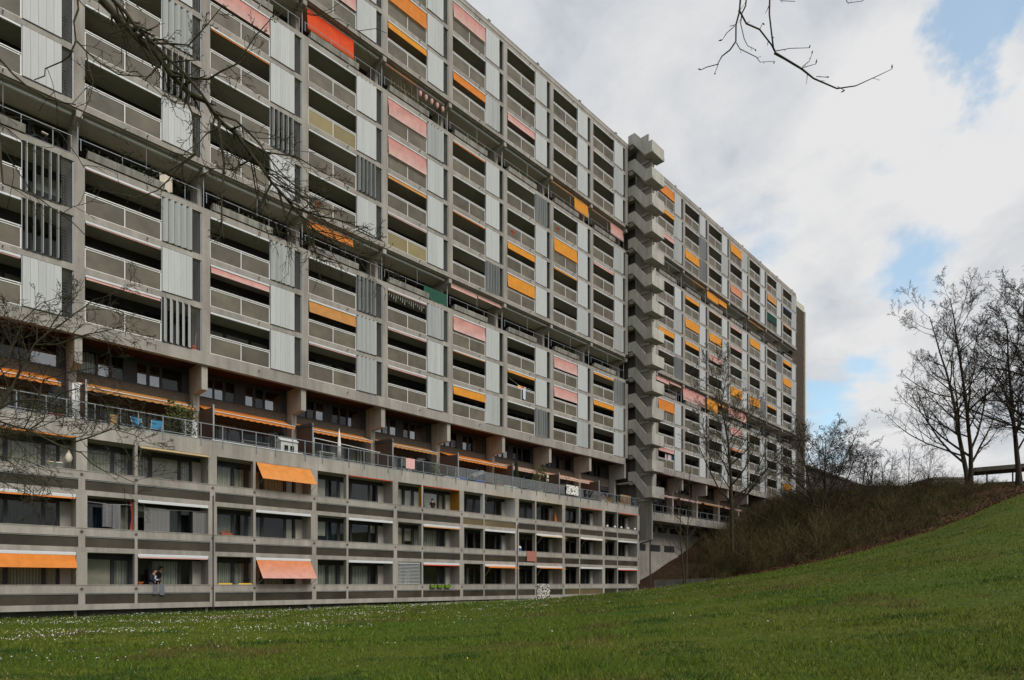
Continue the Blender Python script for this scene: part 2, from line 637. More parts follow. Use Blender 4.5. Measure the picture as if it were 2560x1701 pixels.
def panel_glass(name, c, var=.25, rough=.3):
    """wired, smoked cladding glass: cloudy, dirty, with a dull sheen"""
    m, n, l, bs = base_mat(name)
    geo = N(n, 'ShaderNodeNewGeometry')
    no = N(n, 'ShaderNodeTexNoise', i_Scale=.9, i_Detail=4.0, i_Roughness=.55)
    l.new(geo.outputs['Position'], no.inputs['Vector'])
    oi = N(n, 'ShaderNodeObjectInfo')
    mr = N(n, 'ShaderNodeMapRange')
    mr.inputs['From Min'].default_value, mr.inputs['From Max'].default_value = .3, .7
    mr.inputs['To Min'].default_value, mr.inputs['To Max'].default_value = 1 - var, 1 + var
    l.new(no.outputs['Fac'], mr.inputs['Value'])
    m2 = N(n, 'ShaderNodeMapRange')
    m2.inputs['To Min'].default_value, m2.inputs['To Max'].default_value = .8, 1.2
    l.new(oi.outputs['Random'], m2.inputs['Value'])
    mu = N(n, 'ShaderNodeMath', operation='MULTIPLY')
    l.new(mr.outputs[0], mu.inputs[0])
    l.new(m2.outputs[0], mu.inputs[1])
    s = N(n, 'ShaderNodeVectorMath', operation='SCALE')
    s.inputs[0].default_value = c
    l.new(mu.outputs[0], s.inputs['Scale'])
    l.new(s.outputs[0], bs.inputs['Base Color'])
    bs.inputs['Roughness'].default_value = rough
    bs.inputs['Specular IOR Level'].default_value = .28
    return m


panel_glass('parapet_glass', (.118, .103, .074), .3, .55)
panel_glass('parapet_glass_yellow', (.23, .185, .085), .1, .55)
panel_glass('smoked_glass', (.050, .042, .030), .35, .4)
panel_glass('smoked_glass_ochre', (.14, .105, .055), .2, .35)


def ground_mats():
    m, n, l, bs = base_mat('lawn_soil')
    geo = N(n, 'ShaderNodeNewGeometry')
    a = N(n, 'ShaderNodeTexNoise', i_Scale=.22, i_Detail=5.0, i_Roughness=.6)
    b = N(n, 'ShaderNodeTexNoise', i_Scale=5.0, i_Detail=6.0, i_Roughness=.7)
    l.new(geo.outputs['Position'], a.inputs['Vector'])
    l.new(geo.outputs['Position'], b.inputs['Vector'])
    r = N(n, 'ShaderNodeValToRGB')
    r.color_ramp.elements[0].position, r.color_ramp.elements[0].color = .32, (.050, .085, .009, 1)
    r.color_ramp.elements[1].position, r.color_ramp.elements[1].color = .68, (.098, .098, .016, 1)
    l.new(a.outputs['Fac'], r.inputs[0])
    mr = N(n, 'ShaderNodeMapRange')
    mr.inputs['From Min'].default_value, mr.inputs['From Max'].default_value = .3, .7
    mr.inputs['To Min'].default_value, mr.inputs['To Max'].default_value = .6, 1.25
    l.new(b.outputs['Fac'], mr.inputs['Value'])
    s = N(n, 'ShaderNodeVectorMath', operation='SCALE')
    l.new(r.outputs[0], s.inputs[0])
    l.new(mr.outputs[0], s.inputs['Scale'])
    l.new(s.outputs[0], bs.inputs['Base Color'])
    bs.inputs['Roughness'].default_value = .95
    bs.inputs['Specular IOR Level'].default_value = .1
    m, n, l, bs = base_mat('bank_soil')
    geo = N(n, 'ShaderNodeNewGeometry')
    b = N(n, 'ShaderNodeTexNoise', i_Scale=2.2, i_Detail=8.0, i_Roughness=.75)
    l.new(geo.outputs['Position'], b.inputs['Vector'])
    r = N(n, 'ShaderNodeValToRGB')
    r.color_ramp.elements[0].position, r.color_ramp.elements[0].color = .34, (.020, .013, .007, 1)
    r.color_ramp.elements[1].position, r.color_ramp.elements[1].color = .7, (.092, .054, .031, 1)
    l.new(b.outputs['Fac'], r.inputs[0])
    l.new(r.outputs[0], bs.inputs['Base Color'])
    bs.inputs['Roughness'].default_value = .95
    bs.inputs['Specular IOR Level'].default_value = .1
    for nm in ('grass_tint', 'twig_tint'):
        m, n, l, bs = base_mat(nm)
        ca = N(n, 'ShaderNodeVertexColor', layer_name='tint')
        l.new(ca.outputs[0], bs.inputs['Base Color'])
        bs.inputs['Roughness'].default_value = .8
        bs.inputs['Specular IOR Level'].default_value = .06


ground_mats()

# ------------------------------------------------------------------ ground
EDGE_X = 57.0
_py = np.array([-60, -30, -12, 0, 4.9, 6.5, 7.9, 10.6, 14.1, 16.6, 20.7, 27.0, 31.7, 34.5, 36, 60])
_pz = np.array([10.2, 10.4, 9.9, 8.8, 8.0, 7.4, 6.6, 5.55, 4.5, 3.85, 3.0, 1.66, .80, .36, .28, .25])


def vnoise(x, y, s, seed=0.0):
    return (np.sin(x * s + seed) * np.cos(y * s * 1.3 + seed * 2.1) + np.sin(x * s * 2.3 + y * s * 1.7 + seed) * .5) / 1.5


def ground_z(x, y):
    x = np.asarray(x, float)
    y = np.asarray(y, float)
    p = np.interp(y, _py, _pz)
    g = np.clip(x / EDGE_X, 0, 1) ** 1.75
    z = g * p + .05 * vnoise(x, y, .21, 1.0) * np.clip(1 - np.abs(y - 36) / 80, 0, 1) + .02 * vnoise(x, y, .9, 3.0)
    k = np.clip((x - EDGE_X) / 38.0, 0, 1)
    k = k * .75 + .25 * (k * k * (3 - 2 * k))
    zb = p + (13.4 - p) * k + .25 * vnoise(x, y, .33, 2.0) * np.clip((x - EDGE_X) / 4, 0, 1) * np.clip((110 - x) / 12, 0, 1)
    z = np.where(x > EDGE_X, zb, z)
    # the ground drops a little along the foot of the left end of the block
    return z - .06 * np.clip((20 - x) / 20, 0, 1) * np.clip((y - 20) / 14, 0, 1)


def gz(x, y):
    return float(ground_z(x, y))


def ground_sheet(name, xs, ys, material):
    xx, yy = np.meshgrid(xs, ys)
    zz = ground_z(xx, yy)
    v = np.stack([xx.ravel(), yy.ravel(), zz.ravel()], 1)
    nx, ny = len(xs), len(ys)
    i = np.arange(nx - 1)[None, :] + np.arange(ny - 1)[:, None] * nx
    i = i.ravel()
    tris = np.concatenate([np.stack([i, i + 1, i + nx + 1], 1), np.stack([i, i + nx + 1, i + nx], 1)])
    return structure(name, quick_mesh(name, v, tris, material, True))


ys_all = np.concatenate([[-900, -300, -120, -70], np.arange(-50, 70, 1.0), [80, 110, 200, 400, 900]])
ground_sheet('lawn', np.concatenate([[-900, -300, -100, -50], np.arange(-30, EDGE_X + .01, 1.0)]), ys_all, M['lawn_soil'])
ground_sheet('bank', np.concatenate([np.arange(EDGE_X, 120.01, 1.0), [140, 180, 300, 600, 1200]]), ys_all, M['bank_soil'])

# ------------------------------------------------------------------ the tower slab
DT, DB = 37.8, 36.0                 # facade planes of the tower and of the lower block
W, X0, H = 6.115, 7.68, 2.76        # bay width, first column edge, storey height
ZS, ZP = 14.18, 14.89               # soffit, first parapet foot
CW = .463                           # column width
OP = 3.55                           # loggia opening width (rest of the bay: shutters and a narrow gap)
SH0, SH1 = 3.585, 5.14              # folding shutter
BAYW = W - CW
ROWS = [11, 10, 9, 7, 6, 5, 4, 2, 1, 0]          # storeys with loggias, top to bottom; 8 and 3 are open terraces
SHUT = {-2: 'ccccccccac', -1: 'cccccccppc', 0: 'ccccapcaci', 1: 'cccccpeacc', 2: 'cccecpcpaa', 3: 'cccaccc' + 'acc', 4: 'ccacccp' + 'cca',
        5: 'cccpccc' + 'ccp', 6: 'ccccccaccа'.replace('а', 'a'), 7: 'cdcdccd' + 'paa',
        9: 'cddcdcp' + 'ccc', 10: 'cppcccc' + 'ccc', 11: 'cdcccdc' + 'dcc', 12: 'dccccdc' + 'ccc', 13: 'ccccccdccc'[:5] + 'dp' + 'ccc',
        14: 'dccpdcc' + 'ccc', 15: 'ddccdcc' + 'ccc'}
AWN = {-2: '- - - - - - - - - -', -1: '- - - - - - - - - p02', 0: '- - - - - - - p01 p02 p07', 1: '- - - p80 o05 - - - p26 -', 2: '- - p85 - - - - - t55 p03',
       3: '- o95 y36 p92 p96 t17 p05 p02 p05 p05', 4: 'p95 - o50 o06 - o05 - p86 o02 y48', 5: '- - p48 - - y45 y86 - y12 -',
       6: '- - - - y92 y09 - p80 p74 -', 7: '- - - - p15 - - y11 y35 -', 9: 'o86 y36 p40 - - y50 - o92 - p32',
       10: '- - y82 y36 y86 y36 - - - -', 11: '- - - y05 y82 p60 - - - -', 12: 'y92 - q82 p26 p20 - y92 p80 q22 -',
       13: '- - - y82 - - y92 - - -', 14: '- t72 g92 - - - y20 - - -', 15: '- b20 y10 y42 y86 - - - - y80'}


def m_column(z0, z1):
    return MB().box(-CW, 0, 0, 1.78, z0, z1).mesh('column', M['concrete'])


def m_beam():
    b = MB().box(.0, BAYW, .003, .34, -.33, 0)
    return b.mesh('beam', M['concrete'])


def m_fascia():
    b = MB().box(0, W, .003, .34, ZS - ZP, 0)
    return b.mesh('fascia', M['concrete'])


def m_terrace_edge():
    """beam over an open terrace: runs past the columns, a second ledge below and behind"""
    b = MB().box(0, W, .003, .34, -.33, 0).box(0, W, .12, .34, -.40, -.332)
    return b.mesh('beam', M['concrete'])


def m_parapet(w):
    b = MB()
    fw = .042
    for z0, z1 in ((0.0, fw), (.97, .97 + fw)):
        b.box(0, w, .04, .09, z0, z1)
    for x in (0, w * .505 - fw / 2, w - fw):
        b.box(x, x + fw, .041, .089, fw, .97)
    b.box(0, w, .03, .09, 1.07, 1.115)
    for x in (.1, w * .505, w - .1):
        b.box(x - .012, x + .012, .045, .075, .97 + fw, 1.07)
    return b.mesh('parapet', M['white_metal'])


def m_parapet_pane(w, key='parapet_glass'):
    return MB().box(0, w, -.006, .006, 0, .926).mesh('parapet_pane', M[key])


def m_slat():
    hw = (SH1 - SH0) / 10 - .004
    return MB().box(-hw, -.012, -.011, .011, 0, 2.40).box(-.012, hw, -.017, .005, 0, 2.40).mesh('slat', M['metal_slat'])


def m_shutter_rails():
    b = MB().box(-.004, SH1 - SH0, -.02, .05, -.035, -.005).box(-.004, SH1 - SH0, -.005, .05, 2.405, 2.425).box(-.006, .012, .022, .048, -.03, 2.42)
    return b.mesh('shutter', M['pipe_dark'])


SLAT_A = dict(c=0, e=12, d=46, a=40, p=82, i=-50)


def m_shutter_joined(angs):
    b = MB().box(0, SH1 - SH0, -.02, .05, -.035, -.005)
    hw = (SH1 - SH0) / 10 - .004
    for k, a in enumerate(angs):
        c = (k + .5) * (SH1 - SH0) / 5
        ca, sa = math.cos(R(a)), -math.sin(R(a))
        q = []
        for (x, y) in ((-hw, -.01), (hw, -.01), (hw, .01), (-hw, .01)):
            q.append((c + x * ca - y * sa, x * sa + y * ca))
        n = len(b.v)
        b.v += [(x, y, 0) for x, y in q] + [(x, y, 2.4) for x, y in q]
        b.f += [(n, n + 1, n + 5, n + 4), (n + 1, n + 2, n + 6, n + 5), (n + 2, n + 3, n + 7, n + 6), (n + 3, n, n + 4, n + 7), (n + 3, n + 2, n + 1, n),
                (n + 4, n + 5, n + 6, n + 7)]
    return b.mesh('shutter', M['metal_slat'])


def m_screen():
    """steel mesh in the narrow gap beside the shutter"""
    b = MB()
    x0, x1 = SH1 + .03, BAYW - .06
    for k in range(6):
        x = x0 + (x1 - x0) * k / 5
        b.box(x - .0025, x + .0025, .10, .105, .02, 2.38)
    for k in range(17):
        z = .06 + 2.3 * k / 16
        b.box(x0, x1, .106, .111, z - .0025, z + .0025)
    b.box(x1 + .01, x1 + .055, .05, .11, 0, 2.42)
    return b.mesh('mesh_screen', M['metal_grey'])


def m_jamb():
    return MB().box(OP + .002, OP + .03, .02, .12, 0, 2.42).box(BAYW - .05, BAYW - .004, .05, .11, 0, 2.42).mesh('jamb', M['metal_grey'])


PANES = [(.10, 1.42), (1.58, 2.98), (3.12, 4.22), (4.36, 5.50)]


def m_window_frame():
    b = MB().box(0, BAYW, 1.70, 1.778, 2.06, 2.43).box(0, BAYW, 1.70, 1.778, 0, .09)
    xs = [0] + [v for p in PANES for v in p] + [BAYW]
    for k in range(0, len(xs), 2):
        b.box(xs[k], xs[k + 1], 1.69, 1.778, .09, 2.06)
    return b.mesh('window_frame', M['dark_frame'])


def m_pane(w):
    return MB().box(0, w, -.006, .006, 0, 1.97).mesh('window_pane', M['window_glass'])


def m_curtain(w, h, key, seed, amp=.05):
    r = random.Random(seed)
    ph = r.random() * 6
    b = MB().grid(lambda u, v: (u * w, amp * math.sin(u * w * 22 + ph) + .02 * math.sin(u * w * 9), v * h), max(10, int(w * 22)), 1)
    return b.mesh('curtain', M[key])


def m_housing(w):
    return MB().prism_x([(-.02, 2.30), (.10, 2.30), (.10, 2.425), (.02, 2.425), (-.02, 2.39)], .02, w - .02).mesh('awning_housing', M['housing_metal'])


def m_awning(w, drop, key, tilt, wave):
    r = random.Random(int(drop * 1000) + ord(key))
    ph = r.random() * 6

    def fn(u, v):
        z = -drop * v
        s = math.sin(v * math.pi) * wave
        return (.03 + u * (w - .06), -tilt * v + s * math.sin(u * 9 + ph + v * 3) * .5, z)
    b = MB().grid(fn, 18, 6)
    b.tube((.03, -tilt, -drop), (w - .03, -tilt, -drop), .016, n=6)
    return b.mesh('awning', M['awning_' + key], True)


def m_spout():
    return MB().box(-.025, .025, -.22, .0, -.025, .025).mesh('drain_spout', M['metal_grey'])


def m_planter():
    b = MB().prism_x([(-.06, .06), (.30, .06), (.30, .36), (.25, .36), (.25, .40), (-.10, .44), (-.10, .36)], .12, 3.70)
    b.box(.25, .40, .02, .2, .0, .06).box(3.3, 3.45, .02, .2, 0, .06).box(1.8, 1.95, .02, .2, 0, .06)
    return b.mesh('planter', M['planter_concrete'])


def m_rail(w):
    b = MB().box(0, w, .17, .20, 1.0, 1.03).box(3.9, w, .17, .20, .12, .14)
    for x in (.05, 1.9, 3.75, 5.0, w - .06):
        b.box(x, x + .03, .171, .199, .44 if x < 3.7 else .0, 1.0)
    return b.mesh('railing', M['rail_grey'])


def m_bracket():
    b = MB().prism_x([(.02, 2.345), (.02, 2.02), (.17, 2.02), (.55, 2.00), (1.75, 1.66), (1.75, 2.345)], -.36, -.08)
    return b.mesh('bracket', M['concrete_pale'])


def m_terrace_wall():
    b = MB().box(-.34, -.1, 1.05, 2.3, 0, 2.345)
    return b.mesh('terrace_wall', M['concrete'])


def m_terrace_post():
    return MB().tube((-.22, .42, 0), (-.22, .42, 2.05), .03).tube((2.9, .35, 1.0), (2.9, .35, 2.36), .012).mesh('terrace_post', M['metal_grey'])


def m_tframe():
    xs = [(.15, 1.55), (1.70, 3.05), (3.2, 4.1), (4.25, 5.6)]
    b = MB().box(0, W - .34, 2.2, 2.29, 2.0, 2.36).box(0, W - .34, 2.2, 2.29, 0, .08)
    e = [0] + [v for p in xs for v in p] + [W - .34]
    for k in range(0, len(e), 2):
        b.box(e[k], e[k + 1], 2.19, 2.29, .08, 2.0)
    return b.mesh('window_frame', M['dark_frame'])


TPANES = [(.15, 1.55), (1.70, 3.05), (3.2, 4.1), (4.25, 5.6)]


def add_tower(root, bays, x_end, near):
    """all parts of one tower section; root stands at (x of the first column, DT, ZS)"""
    rx = root.location.x

    def P(name, me, x, z, y=0.0, rz=0.0, label=None, parent=None):
        if parent is None:
            return put(name, me, root, (x - rx, y, z - ZS), rz, label)
        return put(name, me, parent, (x, y, z), rz, label)
    xa = X0 + bays[0] * W
    xb = x_end
    # floors, ceilings, a near-black core that imitates unlit rooms
    for n in range(13):
        y1 = 2.32 if n in (3, 8) else 1.78
        zt = ZP + n * H
        me = MB().box(xa - CW, xb, .342, y1 if n not in (4, 9) else 2.32, zt - .327, zt - .06).mesh('floor_slab', M['ceiling_paint'])
        P('floor_slab', me, 0, 0).location = (-rx, 0, -ZS)
    core = MB().box(xa - CW, xb, 2.55, 13, ZS, ZP + 12 * H).mesh('core_wall', M['core_shade'])
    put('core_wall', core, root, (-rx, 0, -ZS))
    roof = MB().box(xa - CW - .02, xb + .02, -.03, .36, ZP + 12 * H + .002, ZP + 12 * H + .34).box(xa - CW, xb, .36, 13, ZP + 12 * H + .003, ZP + 12 * H + .2)
    roof.box(xa - CW - .03, xb + .03, -.05, .38, ZP + 12 * H + .342, ZP + 12 * H + .40)
    put('roof', roof.mesh('roof', M['concrete_pale']), root, (-rx, 0, -ZS))
    soff = MB().box(xa - CW, xb, .342, 2.6, ZS + .20, ZS + .26).mesh('soffit', M['soffit_wood'])
    put('soffit', soff, root, (-rx, 0, -ZS))
    groups = [(0, 3, ZS + .71), (4, 8, None), (9, 12, None)]
    for k in list(bays) + [bays[-1] + 1]:
        x = X0 + k * W
        if k == bays[-1] + 1 and x > xb + .3:
            continue
        for n0, n1, _ in groups:
            zt = ZP + n1 * H - (.33 if n1 < 12 else -.0)
            key = ('col', n0)
            me = cached(key, lambda: m_column(0, zt - (ZP + n0 * H)))
            P('column', me, x, ZP + n0 * H)
        for n in (3, 8):
            zz = ZP + n * H
            P('bracket', cached('bracket', m_bracket), x, zz)
            P('terrace_wall', cached('twall', m_terrace_wall), x, zz)
            P('terrace_post', cached('tpost', m_terrace_post), x, zz)
    for k in bays:
        x = X0 + k * W
        last = (k == 15)
        wb = min(W, xb - x)
        P('fascia', cached('fascia', m_fascia) if not last else MB().box(0, wb, .003, .34, ZS - ZP, 0).mesh('fascia', M['concrete']), x - CW if k == bays[0] else x - CW, ZP)
        for n in range(1, 13):
            z = ZP + n * H
            if n in (3, 4, 8, 9):
                me = cached('tedge', m_terrace_edge) if n in (4, 9) else cached('tedge0', lambda: MB().box(0, W, .003, .34, -.33, 0).mesh('beam', M['concrete']))
                P('beam', me, x - CW, z)
            else:
                P('beam', cached('beam', m_beam), x, z)
            if n < 12 or True:
                P('drain_spout', cached('spout', m_spout), x + 2.85, z - .16)
        P('drain_spout', cached('spout', m_spout), x + 2.85, ZP - .3)
        vent = cached('vent', lambda: MB().box(-.09, .09, -.09, .09, 0, .24).box(-.14, .14, -.14, .14, .24, .33).mesh('roof_vent', M['metal_grey']))
        P('roof_vent', vent, x + 4.1, ZP + 12 * H + .40, .2)
        aw = AWN[k].split()
        for ri, n in enumerate(ROWS):
            z = ZP + n * H
            seed = k * 31 + n
            rr = random.Random(seed)
            par = P('parapet', cached('parapet', lambda: m_parapet(OP)), x, z)
            key = 'parapet_glass_yellow' if (k, ri) in ((2, 4), (3, 6)) else 'parapet_glass'
            w1 = OP * .505 - .063
            p1 = cached(('pp', key), lambda: m_parapet_pane(w1 - .002, key))
            put('parapet_pane', p1, par, (.043, .065, .043))
            put('parapet_pane', p1, par, (OP * .505 + .022, .065, .043))
            st = SHUT[k][ri]
            if k in near and not (k < -1):
                sh = P('shutter', cached('shr', m_shutter_rails), x + SH0, z + .03, -.02)
                sl = cached('slat', m_slat)
                for j in range(5):
                    a = SLAT_A[st]
                    a = a + rr.uniform(-3, 3) if a else rr.uniform(-1.2, 1.2)
                    put('slat', sl, sh, ((j + .5) * (SH1 - SH0) / 5, 0, 0), -R(a))
            else:
                v = rr.randrange(3)
                me = cached(('shj', st, v), lambda: m_shutter_joined([SLAT_A[st] + (rr.uniform(-4, 4) if SLAT_A[st] else rr.uniform(-1.5, 1.5)) for _ in range(5)]))
                P('shutter', me, x + SH0, z + .03, -.02)['kind'] = 'stuff'
            if k in near:
                P('mesh_screen', cached('screen', m_screen), x, z)
            P('jamb', cached('jamb', m_jamb), x, z)
            fr = P('window_frame', cached('wframe', m_window_frame), x, z)
            for q, (a, b) in enumerate(PANES):
                put('window_pane', cached(('pane', q), lambda: m_pane(b - a)), fr, (a, 1.745, .09))
                if rr.random() < .14:
                    dz = rr.choice((.5, .8, 1.2))
                    put('roller_blind', cached(('rb', q, dz), lambda: MB().box(.02, b - a - .02, 0, .01, 1.95 - dz, 1.95).mesh('roller_blind', M['cream_cloth'])), fr, (a, 1.80, .09))
                if rr.random() < .22:
                    cw_ = (b - a) * rr.choice((.5, .9, 1))
                    put('curtain', cached(('tc', q, round(cw_, 2)), lambda: m_curtain(cw_, 1.9, rr.choice(('curtain_grey', 'curtain_cream')), seed)), fr, (a, 1.95, .1))
            P('awning_housing', cached('housing', lambda: m_housing(OP)), x, z)
            if aw[ri] != '-':
                c, d = aw[ri][0], int(aw[ri][1:]) / 100
                drop = .04 + d * 1.28
                full = d > .8
                me = m_awning(OP - .04, drop, c, .05 + .05 * d, .10 if (k, ri) in ((3, 3), (4, 7)) else (.03 if full else .012))
                P('awning', me, x + .02, z + 2.295, .02, label=AWN_NAME[c] + (' awning let down to the parapet' if full else ' awning partly let down' if d > .15 else ' awning almost rolled up'))
        # the two open terraces
        for n in (3, 8):
            z = ZP + n * H
            P('planter', cached('planter', m_planter), x, z)
            P('railing', cached('rail', lambda: m_rail(W - .3)), x - .2, z)
            fr = P('window_frame', cached('tframe', m_tframe), x, z)
            for q, (a, b) in enumerate(TPANES):
                put('window_pane', cached(('tpane', q), lambda: MB().box(0, b - a, -.006, .006, 0, 1.92).mesh('window_pane', M['window_glass'])), fr, (a, 2.24, .08))
            if n == 3 and k in (-1, 0, 1):  # added mirror panels imitate the sky's reflection in the lower glass
                for q, (a, b) in enumerate(TPANES):
                    put('sky_reflection_panel', cached(('tlow', q), lambda: MB().box(0, b - a, -.03, -.008, 0, 1.12).mesh('sky_reflection_panel', M['sky_mirror_pane'])), fr, (a, 2.24, .08))
            P('awning_housing', cached('thousing', lambda: MB().box(.02, W - .50, .36, .48, 2.20, 2.30).mesh('awning_housing', M['housing_metal'])), x, z)


TER = [  # terrace awnings: bay, storey, x from, x to, drop, colour
    (2, 8, .05, 3.55, 1.35, 'r'), (3, 8, .05, 2.9, .12, 'o'), (6, 8, .05, 3.4, .12, 'y'), (6, 8, 3.45, 5.7, 1.25, 'y'), (7, 8, .05, 3.3, .10, 'q'),
    (7, 8, 3.35, 5.7, 1.2, 'p'), (10, 8, 2.4, 5.6, .14, 'y'), (11, 8, .05, 3.2, .95, 'y'), (11, 8, 3.25, 5.7, .7, 'y'), (13, 8, .05, 5.6, .14, 'y'),
    (2, 3, .05, 3.5, .55, 'o'), (4, 3, .05, 2.9, .35, 'p'), (4, 3, 2.95, 5.7, .25, 'p'), (9, 3, .05, 2.9, .5, 'p'), (9, 3, 2.95, 5.7, .25, 'p'), (10, 3, .05, 5.7, 1.5, 'p'),
    (11, 3, .05, 3.0, 1.45, 'y'), (11, 3, 3.0, 5.7, .35, 'y'), (12, 3, .05, 5.7, 1.2, 'p')]


def terrace_awnings(root, bays):
    rx = root.location.x
    for (k, n, a, b, d, c) in TER:
        if k in bays:
            me = m_awning(b - a, d, c, .06, .02)
            put('awning', me, root, (X0 + k * W + a - rx, .33, ZP + n * H + 2.2 - ZS), 0, AWN_NAME[c] + ' terrace awning ' + ('let down over the railing' if d > .9 else 'drawn out a little'))


XE8 = X0 + 8 * W                 # right edge of the last column before the stair
tower_l = thing('apartment_building', 'long grey concrete apartment slab of stacked loggias and metal shutters left of the outside stair', 'apartment building', (X0, DT, ZS))
add_tower(tower_l, list(range(-2, 8)), XE8, set(range(-2, 4)))
terrace_awnings(tower_l, range(-2, 8))
X9 = X0 + 9 * W
XEND = X0 + 15.87 * W
tower_r = thing('apartment_building', 'far section of the apartment slab right of the outside stair, behind a bare tree', 'apartment building', (X9, DT, ZS))
add_tower(tower_r, list(range(9, 16)), XEND, set())
terrace_awnings(tower_r, range(9, 16))


# pilotis storey: hammer-head piers, clad wall, windows, doors, terrace awnings, screens
def m_pier():
    b = MB().prism_x([(.20, ZS + .2), (.20, ZS - 1.40), (1.5, ZS - 1.42), (1.5, 9.2), (2.6, 9.2), (2.6, ZS + .2)], -.40, -.07)
    return b.mesh('pier', M['concrete_pale'])


PW = [(.05, .95), (1.05, 1.55), (1.70, 2.25), (2.95, 3.42), (3.58, 4.10), (4.22, 5.30)]


def m_upper_frame():
    b = MB().box(-.05, W - .42, 2.18, 2.27, ZS - .06, ZS + .19).box(-.05, W - .42, 2.18, 2.27, ZS - 1.34, ZS - 1.25)
    e = [-.05] + [v for p in PW for v in p] + [W - .42]
    for k in range(0, len(e), 2):
        b.box(e[k], e[k + 1], 2.17, 2.27, ZS - 1.25, ZS - .06)
    return b.mesh('window_frame', M['dark_frame'])


def m_door_frame():
    e = [-.05, .1, 1.0, 1.15, 2.55, 2.7, 4.1, 4.25, 5.5, W - .42]
    b = MB().box(-.05, W - .42, 2.18, 2.27, 11.55, 11.95)
    for k in range(0, len(e), 2):
        b.box(e[k], e[k + 1], 2.17, 2.27, 9.2, 11.55)
    return b.mesh('door_frame', M['dark_frame'])


def m_slope_awning(w, key, out, fall):
    y0, z0 = 2.10, 12.34
    y1, z1 = y0 - out, z0 - fall

    def fn(u, v):
        return (u * w, y0 + (y1 - y0) * v, z0 + (z1 - z0) * v - .03 * math.sin(v * math.pi))
    b = MB().grid(fn, 12, 5)
    nb = int(w * 5)

    def val(u, v):
        sc_ = .05 * abs(math.sin(u * nb * math.pi / 2))
        return (u * w, y1 - .004, z1 - v * (.13 + sc_))
    b.grid(val, nb * 4, 2)
    return b.mesh('awning', M['awning_' + key], True)


def add_pilotis(root, bays, aw, z_wall, right):
    rx = root.location.x
    for k in bays:
        x = X0 + k * W
        o = (x - rx, 0, -ZS)
        put('pier', cached('pier', m_pier), root, o)
        fr = put('window_frame', cached('uframe', m_upper_frame), root, o)
        for q, (a, b) in enumerate(PW):
            sg = random.Random(k * 13 + q).random() < .42
            put('window_pane', cached(('upane', q, sg), lambda: MB().box(0, b - a, -.006, .006, 0, 1.19).mesh('window_pane', M['sky_glass' if sg else 'window_glass'])), fr, (a, 2.23, ZS - 1.25))
            if (k * 7 + q * 3) % 4 == 0:
                put('curtain', cached(('uc', q), lambda: m_curtain(b - a, 1.18, 'curtain_grey', q)), fr, (a, 2.4, ZS - 1.25))
        for q in range(2):
            put('wall_board', cached(('board', q), lambda: MB().box(-.05 + q * 2.87, -.05 + q * 2.87 + 2.865, 2.13, 2.26, 11.96, ZS - 1.342).mesh('wall_board', M['board_brown'])), root, o)
        df = put('door_frame', cached('dframe', m_door_frame), root, o)
        for q, (a, b) in enumerate(((.1, 1.0), (1.15, 2.55), (2.7, 4.1), (4.25, 5.5))):
            put('door_pane', cached(('dpane', q), lambda: MB().box(0, b - a, -.006, .006, 0, 2.35).mesh('door_pane', M['window_glass'])), df, (a, 2.23, 9.2))
            if (k + q) % 3:
                put('curtain', cached(('dc', q), lambda: m_curtain(b - a, 2.3, 'curtain_grey', q + 9)), df, (a, 2.42, 9.2))
        if k in aw:
            c, out, fall, a, b = aw[k]
            put('awning', m_slope_awning(b - a, c, out, fall), root, (x + a - rx, 0, -ZS), 0, AWN_NAME[c] + ' scalloped terrace awning')
            st = MB().tube((0, 2.10 - out - .03, 12.34 - fall + .012), (b - a, 2.10 - out - .03, 12.34 - fall + .012), .022).mesh('awning_bar', M['white_metal'])
            put('awning_bar', st, root, (x + a - rx, 0, -ZS))
        if not right:
            sc_m = cached('tscreen', lambda: MB().prism_x([(-.72, 9.3), (1.4, 9.3), (1.4, 11.80), (-.72, 11.60)], -.03, .03).mesh('privacy_screen', M['screen_wood']))
            s = put('privacy_screen', sc_m, root, (x - .1 - rx, 0, -ZS))
            put('screen_post', cached('spost', lambda: MB().box(-.04, .04, -.80, -.725, 9.3, 11.75).mesh('screen_post', M['metal_grey'])), s)
            if k in (2, 3):
                cap = cached('scap', lambda: MB().prism_x([(-.85, 11.61), (1.4, 11.82), (1.4, 12.0), (-.75, 11.85)], -.08, .05).mesh('screen_cap', M['pipe_dark']))
                put('screen_cap', cap, s)
    xa, xb = X0 + bays[0] * W - .5, (XE8 if not right else XEND)
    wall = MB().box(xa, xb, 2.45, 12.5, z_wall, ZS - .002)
    put('inner_wall', wall.mesh('inner_wall', M['core_shade']), root, (-rx, 0, -ZS))


add_pilotis(tower_l, list(range(-2, 9))[:-1],
            {-1: ('o', 1.6, .66, .1, 5.2), 0: ('t', 1.7, .64, .0, 5.45), 1: ('o', 1.6, .64, .0, 5.45), 2: ('m', 1.25, .52, .1, 5.4), 3: ('t', 1.2, .48, .1, 5.4),
             4: ('o', 2.3, .84, .1, 5.9), 5: ('l', 1.9, .70, .0, 5.6), 6: ('l', 2.0, .74, .0, 5.6), 7: ('p', .9, .45, .1, 2.6)}, 8.9, False)
put('pier', CACHE['pier'], tower_l, (XE8 - X0, 0, -ZS))
add_pilotis(tower_r, list(range(9, 16)), {9: ('p', 1.4, .45, .1, 5.4), 10: ('p', 1.4, .45, .1, 5.4), 11: ('t', 1.4, .45, .1, 5.4), 12: ('p', 1.2, .4, .1, 5.4), 14: ('p', 1.2, .4, .1, 5.4)}, 9.0, True)

